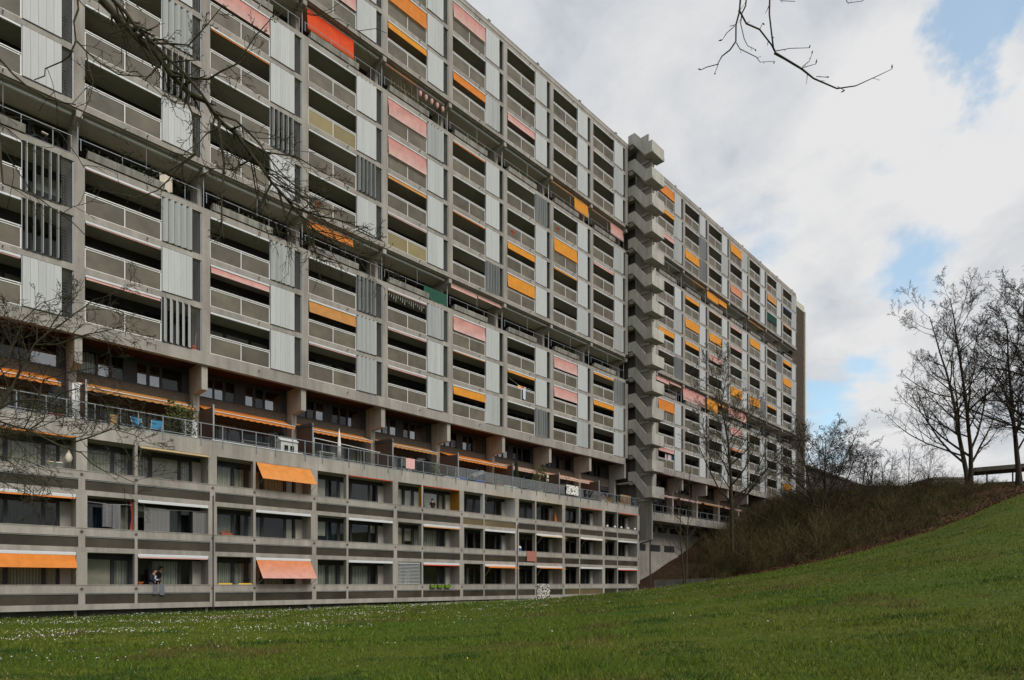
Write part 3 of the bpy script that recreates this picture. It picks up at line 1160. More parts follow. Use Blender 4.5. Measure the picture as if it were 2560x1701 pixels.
# the service core at the far end: ribbed brown wall between pale edges
core_end = thing('stair_core', 'brown ribbed end core of the apartment slab with pale corner edges', 'tower', (XEND, DT, 0))
me = MB().box(.02, 5.2, .62, 14, 8.0, ZP + 12 * H - .9)
put('ribbed_wall', me.mesh('ribbed_wall', M['ribbed_brown']), core_end)
for k in range(18):
    put('rib', cached('rib', lambda: MB().box(0, .14, .55, .618, 8.0, ZP + 12 * H - .92).mesh('rib', M['ribbed_brown'])), core_end, (.1 + k * .28, 0, 0))
put('corner_edge', MB().box(5.2, 5.75, .40, 14, 8.0, ZP + 12 * H - .7).mesh('corner_edge', M['cream_edge']), core_end)
put('roof_cap', MB().box(.02, 5.198, .48, 14, ZP + 12 * H - .898, ZP + 12 * H + .1).mesh('roof_cap', M['cream_edge']), core_end)
for k in range(12):
    put('joint_band', cached('jb', lambda: MB().box(.02, 5.19, .52, .547, -.03, .03).mesh('joint_band', M['concrete_dark'])), core_end, (0, 0, ZP + k * H - .2))

# ------------------------------------------------------------------ the lower terrace block
BW, BX0 = 6.08, 7.19            # bay width and the first joint
BZ = .29                        # underside of the lowest beam
BS = 2.77
NB0, NB1 = -2, 8
XB_END = BX0 + 8 * BW + .05
block = thing('terrace_block', 'low three storey concrete block with glazed loggias below the roof terrace', 'apartment block', (BX0, DB, BZ))
THIN = 2.33


def BP(name, me, x, z, y=0.0, label=None, rz=0.0):
    return put(name, me, block, (x - BX0, y, z - BZ), rz, label)


def bz(row):
    """heights of a storey: panel foot, panel top, sill, opening top"""
    z = BZ + .28 + row * BS
    return z, z + .53, z + .95, z + 2.52


m_bpost = lambda h: MB().box(-.225, .225, 0, 1.32, 0, h).mesh('post', M['concrete'])
m_bthin = lambda h: MB().box(-.07, .07, 0, .36, 0, h).mesh('mullion', M['concrete'])
for j in range(NB0, NB1 + 1):
    x = BX0 + j * BW
    for row in range(3):
        p0, p1, s, t = bz(row)
        w = .225 if j < NB1 else .12
        BP('post', cached('bpost', lambda: m_bpost(1.57)), x, s)
        BP('mullion', cached('bstub', lambda: MB().box(-.14, .14, .005, 1.3, 0, .53).mesh('mullion', M['concrete'])), x, p0)
        if j < NB1:
            BP('mullion', cached('bthin', lambda: m_bthin(1.57)), x + THIN, s)
            BP('mullion', cached('bthin2', lambda: MB().box(-.065, .065, .005, .36, 0, .53).mesh('mullion', M['concrete'])), x + THIN, p0)
        ring = cached('ring', lambda: MB().lathe([(.075, -.01), (.075, .012), (.045, .012), (.045, .004)], 14).mesh('anchor_ring', M['concrete_dark']))
        for xx in ((x,) if j == NB1 else (x, x + THIN)):
            o = BP('anchor_ring', ring, xx, p1 + .21, -.012)
            o.rotation_euler = (R(90), 0, 0)
            o.location.y = -.001
for j in range(NB0, NB1):
    x = BX0 + j * BW
    for row in range(3):
        p0, p1, s, t = bz(row)
        BP('sill_beam', cached('sill', lambda: MB().box(0, BW - .006, .004, .36, 0, .42).box(0, BW - .006, -.02, .38, .42 - .035, .418).mesh('sill_beam', M['concrete'])), x, p1)
        me = cached('lower0', lambda: MB().box(0, BW - .006, .003, .36, 0, .28).mesh('floor_beam', M['concrete'])) if row == 0 else cached('lower', lambda: MB().box(0, BW - .006, .003, .36, 0, .25).mesh('floor_beam', M['concrete']))
        BP('floor_beam', me, x, p0 - (.28 if row == 0 else .25))
        ochre = (j, row) in ((4, 2), (6, 0))
        key = 'smoked_glass_ochre' if ochre else 'smoked_glass'
        for q, (a, b) in enumerate(((.142, THIN - .067), (THIN + .067, BW - .142))):
            BP('smoked_panel', cached(('smk', q, ochre), lambda: MB().box(0, b - a, .09, .10, .0, .53).mesh('smoked_panel', M[key])), x + a, p0)
            BP('panel_rail', cached(('prl', q), lambda: MB().box(0, b - a, .05, .088, .485, .515).mesh('panel_rail', M['housing_metal'])), x + a, p0)
        # loggia back wall
        fr = BP('window_frame', cached('bframe', lambda: (MB().box(.226, BW - .226, 1.22, 1.31, 1.30, 1.57).box(.226, .34, 1.22, 1.31, -.95, 1.30)
                .box(1.50, 1.66, 1.22, 1.31, -.95, 1.3).box(2.30, 2.50, 1.22, 1.31, -.95, 1.3).box(3.25, 3.42, 1.22, 1.31, -.95, 1.3).box(4.7, 4.85, 1.22, 1.31, -.95, 1.3)
                .box(5.28, 5.40, 1.22, 1.31, -.95, 1.3).mesh('window_frame', M['dark_frame']))), x, s)
        put('back_wall', cached('bback', lambda: MB().box(5.402, BW - .226, 1.10, 1.30, -.95, 1.298).mesh('back_wall', M['loggia_wall'])), fr)
        rr = random.Random(j * 17 + row * 5 + 3)
        for q, (a, b) in enumerate(((.34, 1.5), (1.66, 2.3), (2.5, 3.25), (3.42, 4.7), (4.85, 5.28))):
            put('window_pane', cached(('bpane', q), lambda: MB().box(0, b - a, -.006, .006, -.95, 1.3).mesh('window_pane', M['window_glass'])), fr, (a, 1.265, 0))
            ck = rr.choice(('curtain_grey', 'curtain_grey', 'curtain_cream', None))
            if (j, row) == (3, 2):
                ck = 'curtain_cream'
            if (j, row) == (-1, 1):
                ck = 'curtain_green' if q == 3 else None
            if (j, row) in ((0, 1),):
                ck = 'curtain_blue' if q < 2 else 'curtain_green'
            if (j, row) == (2, 1):
                ck = 'curtain_blue' if q < 2 else None
            if (j, row) == (1, 1):
                ck = 'curtain_leaf' if q in (0, 2) else None
            if (j, row) in ((0, 0),) and q == 2:
                ck = None
            if rr.random() < .16 or (j, row, q) == (0, 0, 0):
                dz = 2.2 if (j, row, q) == (0, 0, 0) else rr.choice((.5, .9, 1.3))
                put('roller_blind', cached(('brb', q, dz), lambda: MB().box(.02, b - a - .02, 0, .01, 1.28 - dz, 1.28).mesh('roller_blind', M['cream_cloth'])), fr, (a, 1.32, 0))
            if ck:
                put('curtain', cached(('bc', q, ck), lambda: m_curtain(b - a, 2.2, ck, q)), fr, (a, 1.42, -.95))
    # balcony ceilings show above the openings
for row in range(4):
    z = BZ + row * BS
    me = MB().box(BX0 + NB0 * BW, XB_END, .362, 1.325, z + .03, z + .27).mesh('floor_slab', M['ceiling_paint'])
    BP('floor_slab', me, 0, 0).location = (-BX0, 0, -BZ)
put('core_wall', MB().box(BX0 + NB0 * BW, XB_END - .2, 1.7, 4.6, BZ, BZ + .28 + 3 * BS - .2).mesh('core_wall', M['core_shade']), block, (-BX0, 0, -BZ))
put('foundation', MB().box(BX0 + NB0 * BW, XB_END - .3, .55, 4.6, BZ - 2.0, BZ - .002).mesh('foundation', M['concrete_dark']), block, (-BX0, 0, -BZ))
put('end_wall', MB().box(XB_END - .2 + .002, XB_END + .02, .02, 4.6, BZ - .3, BZ + .28 + 3 * BS).mesh('end_wall', M['concrete']), block, (-BX0, 0, -BZ))
ZT = bz(2)[3]                   # top of the upper openings
ZTOP = ZT + .83                 # top of the terrace upstand
for j in range(NB0, NB1):
    BP('upstand', cached('upst', lambda: MB().box(0, BW - .008, .002, .30, 0, .83).mesh('upstand', M['concrete_pale'])), BX0 + j * BW, ZT + .001)
    BP('upstand_cap', cached('upcap', lambda: MB().box(0, BW - .006, -.015, .32, 0, .03).mesh('upstand_cap', M['metal_grey'])), BX0 + j * BW, ZTOP + .002)
put('terrace_floor', MB().box(BX0 + NB0 * BW, XB_END, .302, 4.7, ZT + .45, ZT + .66).mesh('terrace_floor', M['concrete']), block, (-BX0, 0, -BZ))
# thin underfloor stubs where the block is carried
for j in range(NB0, NB1):
    BP('foundation_stub', cached('fstub', lambda: MB().box(-.06, .06, .3, .45, -.9, -.002).mesh('foundation_stub', M['concrete_pale'])), BX0 + j * BW - .2, BZ)
# expansion joints with rainwater pipes
for j in (1, 5):
    pipe = MB().tube((0, -.035, -.1), (0, -.035, 2 * BS + .6), .03).mesh('rain_pipe', M['pipe_dark'])
    BP('rain_pipe', pipe, BX0 + j * BW + .02, BZ)
# railing along the terrace edge
ra = put('terrace_railing', MB().box(BX0 + NB0 * BW, XB_END + .3, .03, .07, ZTOP + .88, ZTOP + .92).box(BX0 + NB0 * BW, XB_END + .3, .035, .065, ZTOP + .13, ZTOP + .16).mesh('terrace_railing', M['rail_grey']), block, (-BX0, 0, -BZ))
post_m = MB().box(-.022, .022, .02, .06, .05, .92).box(-.022, .022, -.05, -.006, -.33, .10).box(-.022, .022, -.05, .06, .02, .06).mesh('post', M['rail_grey'])
thin_m = MB().box(-.018, .018, .035, .065, .16, .88).mesh('post', M['rail_grey'])
gl_m = {}
xx = BX0 + NB0 * BW + .55
k = 0
while xx < XB_END + .1:
    put('railing_post', post_m, ra, (xx, 0, ZTOP))
    step = 1.15 if k % 2 else 1.89
    if step > 1.5:
        put('railing_post', thin_m, ra, (xx + step * .58, 0, ZTOP))
    w = min(step, XB_END + .2 - xx) - .06
    key = round(w, 2)
    if key not in gl_m:
        gl_m[key] = MB().box(0, w, .048, .054, .17, .87).mesh('railing_glass', M['rail_glass'])
    put('railing_glass', gl_m[key], ra, (xx + .03, 0, ZTOP))
    xx += step
    k += 1
# a white handrail standing above the railing of one terrace, a wet white sill on the next
put('handrail', MB().tube((15.0 + 4.45, .2, ZTOP + 1.22), (15.0 + 9.3, .2, ZTOP + 1.02), .022).tube((19.45, .2, ZTOP), (19.45, .2, ZTOP + 1.22), .02).mesh('handrail', M['white_metal']), block, (-BX0, 0, -BZ))
put('sill_flashing', MB().box(13.25, 18.6, -.03, .30, ZTOP + .034, ZTOP + .07).mesh('sill_flashing', M['white_board']), block, (-BX0, 0, -BZ))

# awnings of the block: bay, row, housing, kind, drop, projection, colour
BAW = [(-2, 0, 1, .8, .5, 'o'), (-1, 0, 1, .62, .42, 'o'), (-1, 1, 1, .07, .03, 'o'), (-1, 2, 0, .05, .02, 'o'), (0, 2, 0, .16, .35, 'c'), (0, 1, 1, 0, 0, ''), (0, 0, 1, .05, .02, 'p'),
       (1, 2, 0, 1.02, .85, 'm'), (1, 1, 1, 0, 0, ''), (1, 0, 1, 1.06, .85, 'f'), (2, 2, 0, .03, .02, 'r'), (2, 1, 1, 0, 0, ''), (2, 0, 1, 0, 0, ''), (3, 2, 0, .03, .02, 'r'),
       (3, 1, 1, .06, .03, 't'), (3, 0, 1, .05, .02, 'r'), (4, 2, 0, .05, .25, 'c'), (4, 1, 1, 0, 0, ''), (4, 0, 1, .13, .55, 'o'), (5, 2, 0, .12, .70, 'c'), (5, 1, 1, .14, .65, 'c'),
       (5, 0, 1, .08, .50, 'o'), (6, 2, 0, .03, .05, 'r'), (6, 1, 1, .10, .55, 'c'), (6, 0, 1, 0, 0, ''), (7, 2, 0, .04, .02, 'r'), (7, 1, 1, 0, 0, ''), (7, 0, 1, .05, .03, 'r')]
WX0, WX1 = THIN + .08, BW - .24
for (j, row, hs, drop, proj, c) in BAW:
    x = BX0 + j * BW + WX0
    t = bz(row)[3]
    w = WX1 - WX0
    if hs:
        BP('awning_housing', cached('bhouse', lambda: MB().prism_x([(-.03, -.15), (.12, -.15), (.12, -.005), (.0, -.005), (-.03, -.03)], 0, w).mesh('awning_housing', M['housing_metal'])), x, t)
    if drop:
        top = t - (.155 if hs else .02)
        me = m_awning(w, drop, c, proj, .01)
        aw = BP('awning', me, x, top, -.02, AWN_NAME[c] + (' awning let down at a slant' if drop > .5 else ' awning stretched out nearly flat' if proj > .2 else ' awning rolled up'))
        if proj > .2:
            arm = MB().tube((0, 0, -drop - .62 + (.2 if drop > .5 else 0)), (.01, -proj, -drop), .013).mesh('awning_arm', M['metal_grey'])
            put('awning_arm', arm, aw, (.04, 0, 0))
            put('awning_arm', arm, aw, (w - .06, 0, 0))
# a metal slat blind closes one narrow opening
bl = MB()
for q in range(15):
    bl.box(0, THIN - .4, .10, .14, .03 + q * .1, .062 + q * .1)
bl.box(0, THIN - .4, .09, .17, 1.46, 1.56)
BP('slat_blind', bl.mesh('slat_blind', M['housing_metal']), BX0 + 3 * BW + .26, bz(0)[2])
# ochre painted reveals of one loggia
simple('ochre_paint', (.36, .165, .02), .8, .08)
for xq, y1 in ((THIN - .078, .36), (BW - .232, 1.3)):
    BP('painted_reveal', MB().box(-.006, 0, .01, y1, 0, 1.56).mesh('painted_reveal', M['ochre_paint']), BX0 + 3 * BW + xq, bz(2)[2], 0, 'reveal painted ochre yellow')
# white painted reveals in the next bay
for xq, y1 in ((THIN - .078, .36), (BW - .232, 1.3)):
    BP('painted_reveal', MB().box(-.006, 0, .01, y1, 0, 1.56).mesh('painted_reveal', M['white_board']), BX0 + 4 * BW + xq, bz(2)[2], 0, 'reveal painted white')

# ------------------------------------------------------------------ the outside stair
stair = thing('stair_tower', 'open concrete stair of stacked landings zigzagging up the apartment slab', 'stair', (XE8, DT, 0))
FX = 1.15                        # fin position, right of the column edge
put('fin_wall', MB().box(FX, FX + .20, -2.22, -.35, 6.2, ZP + 12 * H + .2).mesh('fin_wall', M['concrete']), stair)
put('back_wall', MB().box(.03, FX + .2, 2.4, 3, 8, ZP + 12 * H).mesh('back_wall', M['core_shade']), stair)  # near-black sheet, shade of the stair opening put into its colour
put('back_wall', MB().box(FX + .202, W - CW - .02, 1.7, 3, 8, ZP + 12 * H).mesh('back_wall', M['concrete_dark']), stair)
put('side_wall', MB().box(W - CW - 1.5, W - CW - .003, .02, 1.69, ZS - 2, ZP + 12 * H).mesh('side_wall', M['concrete_stair']), stair)
ZL0 = 10.68
PT = .12


def m_flight():
    """one storey of the stair: upper platform, flight going down and outwards, half landing in front of the fin"""
    b = MB()
    # parapet on the left: platform part, sloping part (drops half a storey), landing part
    h = 1.02
    prof = [(0, 2.76), (-.82, 2.76), (-2.2, h), (-2.2, -.16), (-2.08, -.14), (-.50, 1.80), (0, 1.80)]
    b.prism_x(prof, .04, .04 + PT)
    b.prism_x([(-2.2, h), (-2.94, h), (-2.94, -.16), (-2.2, -.16)], .038, .04 + PT)
    return b.mesh('flight_parapet', M['concrete_stair'])


def m_landing():
    b = MB().box(.04 + PT + .001, 2.30, -2.937, -2.937 + PT, -.158, 1.02)
    b.box(2.302, 2.302 + PT, -2.94, -2.0, -.16, 1.02)
    b.box(.04 + PT + .001, 2.30, -2.937 + PT + .001, -2.0, -.16, .0)
    b.box(FX - .15, FX + .35, -2.0, 0, -.36, -.162)
    return b.mesh('landing', M['concrete_stair'])


def m_steps():
    b = MB()
    n = 8
    for i in range(n):
        y1 = -.82 - 1.2 * i / n
        zt = 1.72 * (1 - (i + 1) / n)
        b.box(.17, FX - .01, y1 - 1.2 / n, y1, zt - .14, zt + .0)
        # return flight on the other side of the fin
        b.box(FX + .21, 2.2, y1 - 1.2 / n, y1, -1.38 * 0 + (-1.38) * (1 - (i + 1) / n) - .14 - 0.02, (-1.38) * (1 - (i + 1) / n) - .02)
    b.box(.17, FX - .01, -.82, 1.6, 1.60, 1.74).box(.25, .40, -.5, 0, 1.42, 1.598)
    return b.mesh('stair_steps', M['concrete_stair'])


put('recess_wall', MB().box(FX + .06, FX + .2, -.1, 2.398, 8, ZP + 12 * H).mesh('recess_wall', M['concrete_dark']), stair)  # dark tone imitates the shade inside the stair recess
for k in range(14):
    z = ZL0 + k * H
    f = put('flight_parapet', cached('flight', m_flight), stair, (0, 0, z))
    put('landing', cached('landing', m_landing), stair, (0, 0, z))
    put('stair_steps', cached('steps', m_steps), stair, (0, 0, z))
    put('drain_spout', cached('sspout', lambda: MB().box(-.02, .02, -.03, .03, -.2, .1).mesh('drain_spout', M['metal_grey'])), stair, (.18, -2.97, z))
    put('drain_spout', CACHE['sspout'], stair, (2.36, -2.97, z))
put('top_slab', MB().box(FX + .3, FX + .5, -1.6, .4, ZP + 12 * H - .6, ZP + 12 * H + 1.55).box(.05, 2.0, -.6, 1.7, ZP + 12 * H + .25, ZP + 12 * H + .42).mesh('top_slab', M['concrete_stair']), stair)
put('foot_strut', MB().box(FX + .05, FX + .15, -2.0, -1.9, 1.6, 6.2).prism_x([(-2.22, 6.198), (-2.22, 6.10), (2.0, 5.1), (2.0, 5.25)], FX + .02, FX + .18).mesh('foot_strut', M['pipe_dark']), stair)

# ------------------------------------------------------------------ walls behind and beside the stair foot
base = thing('base_wall', 'grey concrete base wall with dark louvres and narrow windows under the right terrace', 'wall', (XE8, DT, 0))
put('wall', MB().box(-1.2, XEND - XE8, 2.6, 3.0, -1, 9.15).mesh('wall', M['concrete_pale']), base)
for q, (a, b_) in enumerate(((6.1, 7.5), (8.7, 10.8), (11.8, 14.1))):
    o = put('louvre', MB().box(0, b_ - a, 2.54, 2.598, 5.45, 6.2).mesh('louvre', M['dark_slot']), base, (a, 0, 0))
    for k in range(5):
        put('louvre_slat', cached(('lvs', q), lambda: MB().prism_x([(2.48, 5.5), (2.535, 5.56), (2.535, 5.57), (2.48, 5.51)], 0, b_ - a).mesh('louvre_slat', M['pipe_dark'])), o, (0, 0, k * .135))
for q in range(6):
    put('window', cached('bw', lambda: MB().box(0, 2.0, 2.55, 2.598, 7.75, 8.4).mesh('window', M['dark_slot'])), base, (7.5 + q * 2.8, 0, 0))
put('terrace_slab', MB().box(1.6, XEND - XE8, .3, 2.59, 8.72, 8.95).mesh('terrace_slab', M['concrete']), base)
for q in range(7):
    put('upstand', cached('bup', lambda: MB().box(0, W - .008, .0, .3, 8.68, 9.62).mesh('upstand', M['concrete'])), base, (1.7 + q * W, 0, 0))
rl = put('terrace_railing', MB().box(1.7, XEND - XE8, .03, .07, 10.45, 10.49).box(1.7, XEND - XE8, .03, .07, 9.75, 9.78).mesh('terrace_railing', M['rail_grey']), base)
for q in range(24):
    put('railing_post', cached('brp', lambda: MB().box(-.03, .03, -.04, .03, 9.28, 10.45).mesh('railing_post', M['rail_grey'])), rl, (1.8 + q * 1.78, 0, 0))

sw = thing('stair_wall', 'sloping concrete wall of the hillside steps beside the block corner', 'wall', (57.2, 36.6, 0))
b = MB()
pts = [(x, 39.95, gz(x, 39.95) + .42) for x in np.linspace(56.6, 71.0, 13)]
for (x, y, z), (x1, y1, z1) in zip(pts[:-1], pts[1:]):
    q = len(b.v)
    b.v += [(x, y, z - 1.5), (x1, y, z1 - 1.5), (x1, y + .35, z1 - 1.5), (x, y + .35, z - 1.5), (x, y, z), (x1, y, z1), (x1, y + .35, z1), (x, y + .35, z)]
    b.f += [(q, q + 1, q + 5, q + 4), (q + 2, q + 3, q + 7, q + 6), (q + 4, q + 5, q + 6, q + 7)]
o = put('coping', b.mesh('coping', M['concrete_pale']), sw)
o.location = (-57.2, -36.6, 0)

lw = thing('retaining_wall', 'low dark retaining wall at the edge of the lawn beside the block corner', 'wall', (57.0, 36.0, 0))
b = MB()
P0, P1 = Vector((0.6, -.8, 0)), Vector((3.6, -8.0, 0))
for s0, s1 in ((0, .33), (.335, .665), (.67, 1)):
    a, c = P0.lerp(P1, s0), P0.lerp(P1, s1)
    n = Vector((.92, .38, 0)) * .25
    h0, h1 = 1.75 - .25 * s0 + gz(57.3, 36 + a.y) * .45, 1.75 - .25 * s1 + gz(57.3, 36 + c.y) * .45
    q = len(b.v)
    b.v += [tuple(a) [:2] + (-.5,), tuple(c)[:2] + (-.5,), tuple(c + n)[:2] + (-.5,), tuple(a + n)[:2] + (-.5,), tuple(a)[:2] + (h0,), tuple(c)[:2] + (h1,), tuple(c + n)[:2] + (h1,), tuple(a + n)[:2] + (h0,)]
    b.f += [(q, q + 1, q + 5, q + 4), (q + 1, q + 2, q + 6, q + 5), (q + 2, q + 3, q + 7, q + 6), (q + 3, q, q + 4, q + 7), (q + 4, q + 5, q + 6, q + 7)]
put('wall', b.mesh('wall', M['concrete_dark']), lw)

# ------------------------------------------------------------------ things on the terrace and the balconies
ZF = ZTOP - .17                   # terrace floor


def FX_(px, D):
    """x along the facade of a photo column, on the plane y = D"""
    return on_plane(px, 1000, D).x


def cloth(name, label, cat, px0, px1, D, ztop, h, key, wave=.03, group=None, fold=0.0):
    """a cloth hanging from a rail, line or sill"""
    x0, x1 = FX_(px0, D), FX_(px1, D)
    w = x1 - x0
    r = random.Random(int(px0))
    ph = r.random() * 6
    b = MB()

    def fn(u, v):
        return (u * w, wave * math.sin(u * w * 16 + ph) * (.4 + v) - .01, -h * v * (1 - fold * u))
    b.grid(fn, 16, 6)
    if wave < .05:
        b.grid(lambda u, v: (u * w, .012 + .05 * v, -.10 * v), 6, 1)
    return thing(name, label, cat, (x0, D, ztop), b.mesh(name, M[key], True), group)


def leaves(n, rx, ry, h, z0, size, seed, up=.3):
    """leaf-sized blades spread through a crown"""
    r = random.Random(seed)
    b = MB()
    for _ in range(n):
        a, q, zz = r.random() * 6.283, math.sqrt(r.random()), r.random()
        k = math.sin(zz * math.pi) ** .6 + .15
        p = Vector((math.cos(a) * q * rx * k, math.sin(a) * q * ry * k, z0 + zz * h))
        d = Vector((r.gauss(0, 1), r.gauss(0, 1), r.gauss(up, 1))).normalized() * size * r.uniform(.6, 1.4)
        s = d.cross(Vector((r.gauss(0, 1), r.gauss(0, 1), r.gauss(0, 1)))).normalized() * size * .28
        b.poly([p, p + d * .5 + s, p + d, p + d * .5 - s])
    return b


def pot_plant(label, loc, h, w, pot_h=.28, key='leaf_green', pot='terracotta', n=120, size=.12, cone=False, group='potted plants on the terrace', seed=1, box=None):
    t = thing('potted_plant', label, 'plant', loc, None, group)
    if box:
        put('pot', MB().box(-box, box, -.16, .16, 0, pot_h).mesh('pot', M[pot]), t)
    else:
        put('pot', MB().lathe([(pot_h * .36, 0), (pot_h * .52, pot_h * .85), (pot_h * .56, pot_h * .86), (pot_h * .56, pot_h), (pot_h * .45, pot_h)], 12).mesh('pot', M[pot]), t)
    st = MB()
    r = random.Random(seed)
    for _ in range(4 if not cone else 1):
        st.tube((r.uniform(-.05, .05), r.uniform(-.05, .05), pot_h * .8), (r.uniform(-w, w) * .5, r.uniform(-w, w) * .5, pot_h + h * .8), .012, .005, 5)
    put('stem', st.mesh('stem', M['bark']), t)
    if cone:
        b = MB()
        for _ in range(n * 3):
            zz = r.random()
            rad = w * (1 - zz) ** .8 * (.55 + .45 * r.random()) * (1 if zz > .1 else .7)
            a = r.random() * 6.283
            p = Vector((math.cos(a) * rad, math.sin(a) * rad, pot_h + .12 + zz * h))
            d = Vector((math.cos(a) * .4, math.sin(a) * .4, 1)).normalized() * size
            s = Vector((-math.sin(a), math.cos(a), 0)) * size * .3
            b.poly([p - s, p + d * .5 + s, p + d, p - d * .2])
    else:
        b = leaves(n, w, w * .8, h, pot_h, size, seed)
    put('foliage', b.mesh('foliage', M[key]), t)['kind'] = 'stuff'
    return t


# -- the terrace
DR = DB + .012
cloth('towel', 'pink striped towel hung over the terrace railing above the ochre balcony', 'towel', 1015, 1037, DR, ZTOP + .93, .72, 'pink_towel_cloth')
cloth('towel', 'white towel with black cow pattern hanging on the terrace railing', 'towel', 1416, 1446, DR - .06, ZTOP + 1.05, .86, 'cow_cloth')
cloth('laundry', 'black clothes drying on the terrace beside the cow patterned towel', 'laundry', 1462, 1481, DR + .25, ZTOP + .95, .8, 'black_cloth', .07)


def folding_chair(label, loc, rz):
    t = thing('folding_chair', label, 'chair', loc, None, 'blue folding chairs on the terrace', rz)
    fm = M['white_metal']
    for s in (-.26, .26):
        put('leg', MB().tube((s, -.22, 0), (s, .26, .98), .014).mesh('leg', fm), t)
        put('leg', MB().tube((s, .28, 0), (s, -.24, .46), .014).mesh('leg', fm), t)
        put('armrest', MB().tube((s, -.20, .62), (s, .16, .66), .014).mesh('armrest', fm), t)
    put('seat', MB().box(-.25, .25, -.22, .12, .42, .445).mesh('seat', M['blue_cloth']), t)
    put('backrest', MB().grid(lambda u, v: (-.25 + .5 * u, .12 + .15 * v + .03 * math.sin(u * math.pi), .48 + .5 * v), 6, 4).mesh('backrest', M['blue_cloth'], True), t)


folding_chair('left blue folding chair with white frame on the terrace', (FX_(345, 36.7), 36.7, ZF), R(10))
folding_chair('right blue folding chair with white frame on the terrace, by the bamboo', (FX_(391, 36.65), 36.65, ZF), R(-25))
crate = MB().box(-.3, .3, -.2, .2, 0, .03)
for q in range(3):
    crate.box(-.3, .3, -.2, -.18, .05 + q * .1, .12 + q * .1).box(-.3, .3, .18, .2, .05 + q * .1, .12 + q * .1)
for sx in (-.3, .28):
    for sy in (-.199, .181):
        crate.box(sx, sx + .02, sy, sy + .02, .03, .34)
thing('red_crate', 'red crate on the terrace between the two blue chairs', 'crate', (FX_(370, 36.9), 36.9, ZF), crate.mesh('red_crate', M['red_plastic']))
brd = MB().box(-.16, .16, -.02, .02, 0, .98).box(-.18, .18, -.2, .2, -.0, .03)
thing('wooden_board', 'pale wooden board standing upright on the terrace left of the blue chairs', 'board', (FX_(284, 37.2), 37.2, ZF), brd.mesh('wooden_board', M['wood_pale']))
pot_plant('tall bamboo in a terracotta trough by the dark screen, leftmost of the bamboo', (FX_(428, 36.8), 36.8, ZF), 1.9, .38, .3, 'leaf_olive', 'terracotta', 260, .16, seed=2, box=.45)
pot_plant('tall bamboo in a terracotta trough in front of the white cabinet', (FX_(452, 36.8), 36.8, ZF), 1.7, .38, .3, 'leaf_olive', 'terracotta', 230, .16, seed=3, box=.42)
pot_plant('bushy bamboo in a terracotta trough touching the dark screen', (FX_(477, 36.9), 36.9, ZF), 1.8, .36, .3, 'leaf_olive', 'terracotta', 230, .15, seed=4, box=.4)
cab = thing('white_cabinet', 'white cabinet behind the bamboo on the terrace', 'cabinet', (FX_(473, 37.6), 37.6, ZF))
put('body', MB().box(-.35, .35, -.2, .2, 0, 1.45).mesh('body', M['white_board']), cab)
for s in (-.345, .005):
    put('door', MB().box(s, s + .34, -.225, -.202, .04, 1.4).mesh('door', M['white_metal']), cab)
lch = thing('lounge_chair', 'dark reclining lounge chair on the terrace behind the railing', 'chair', (FX_(590, 37.2), 37.2, ZF))
put('backrest', MB().prism_x([(-.05, .4), (.0, .4), (.32, 1.25), (.26, 1.27)], -.27, .27).mesh('backrest', M['charcoal_cloth']), lch)
put('seat', MB().box(-.27, .27, -.6, -.02, .36, .42).mesh('seat', M['charcoal_cloth']), lch)
for sx in (-.25, .25):
    for sy in (-.55, .1):
        put('leg', MB().tube((sx, sy, 0), (sx, sy, .38), .014).mesh('leg', M['black_metal']), lch)


def table(name, label, loc, w, d, h, top, legm):
    t = thing(name, label, 'table', loc)
    put('tabletop', MB().box(-w, w, -d, d, h - .035, h).mesh('tabletop', M[top]), t)
    for sx in (-w + .06, w - .06):
        for sy in (-d + .06, d - .06):
            put('leg', MB().box(sx - .02, sx + .02, sy - .02, sy + .02, 0, h - .036).mesh('leg', M[legm]), t)


table('garden_table', 'glass topped garden table behind the railing beside the dark lounge chair', (FX_(634, 37.2), 37.2, ZF), .8, .4, .70, 'rail_grey', 'metal_grey')
table('garden_table', 'white garden table beside the closed parasol', (FX_(812, 37.0), 37.0, ZF), .55, .35, .74, 'white_board', 'white_metal')
ch = thing('cat_house', 'white cat house with dark openings on the terrace beside the dark screen', 'cat house', (FX_(718, 37.2), 37.2, ZF))
put('body', MB().box(-.55, .55, -.3, .3, 0, 1.05).mesh('body', M['white_board']), ch)
put('roof', MB().prism_x([(-.38, 1.052), (.38, 1.052), (0, 1.30)], -.6, .6).mesh('roof', M['white_metal']), ch)
for q in (-.33, .05):
    put('opening', MB().box(q, q + .24, -.325, -.302, .35, .80).mesh('opening', M['dark_slot']), ch)  # near-black plates, the inner shade of holes put into their colour
par = thing('closed_parasol', 'closed white and pink parasol standing by the terrace railing', 'parasol', (FX_(848, 36.5), 36.5, ZF))
put('canopy', MB().lathe([(.10, .35), (.13, .7), (.11, 1.3), (.07, 1.9), (.02, 2.25)], 10).mesh('canopy', M['parasol_cloth'], True), par)
put('pole', MB().tube((0, 0, 0), (0, 0, 2.36), .018).mesh('pole', M['white_metal']), par)
put('foot', MB().lathe([(.24, 0), (.24, .05), (.06, .09)], 14).mesh('foot', M['concrete_dark']), par)
pot_plant('round palm in a pot against the pier right of the pink towel', (FX_(1086, 37.3), 37.3, ZF), .95, .4, .4, 'leaf_olive', 'concrete_dark', 120, .28, seed=8)
table('garden_table', 'low dark garden table behind the pink towel', (FX_(1012, 37.2), 37.2, ZF), .45, .4, .7, 'dark_frame', 'black_metal')
pot_plant('low wide shrub in a white trough behind the railing', (FX_(1128, 36.7), 36.7, ZF), .45, .55, .38, 'leaf_green', 'white_board', 150, .12, seed=10, box=.75)
bx = MB().box(-.42, .42, -.25, .25, 0, .5).box(-.44, .44, -.27, .27, .502, .55)
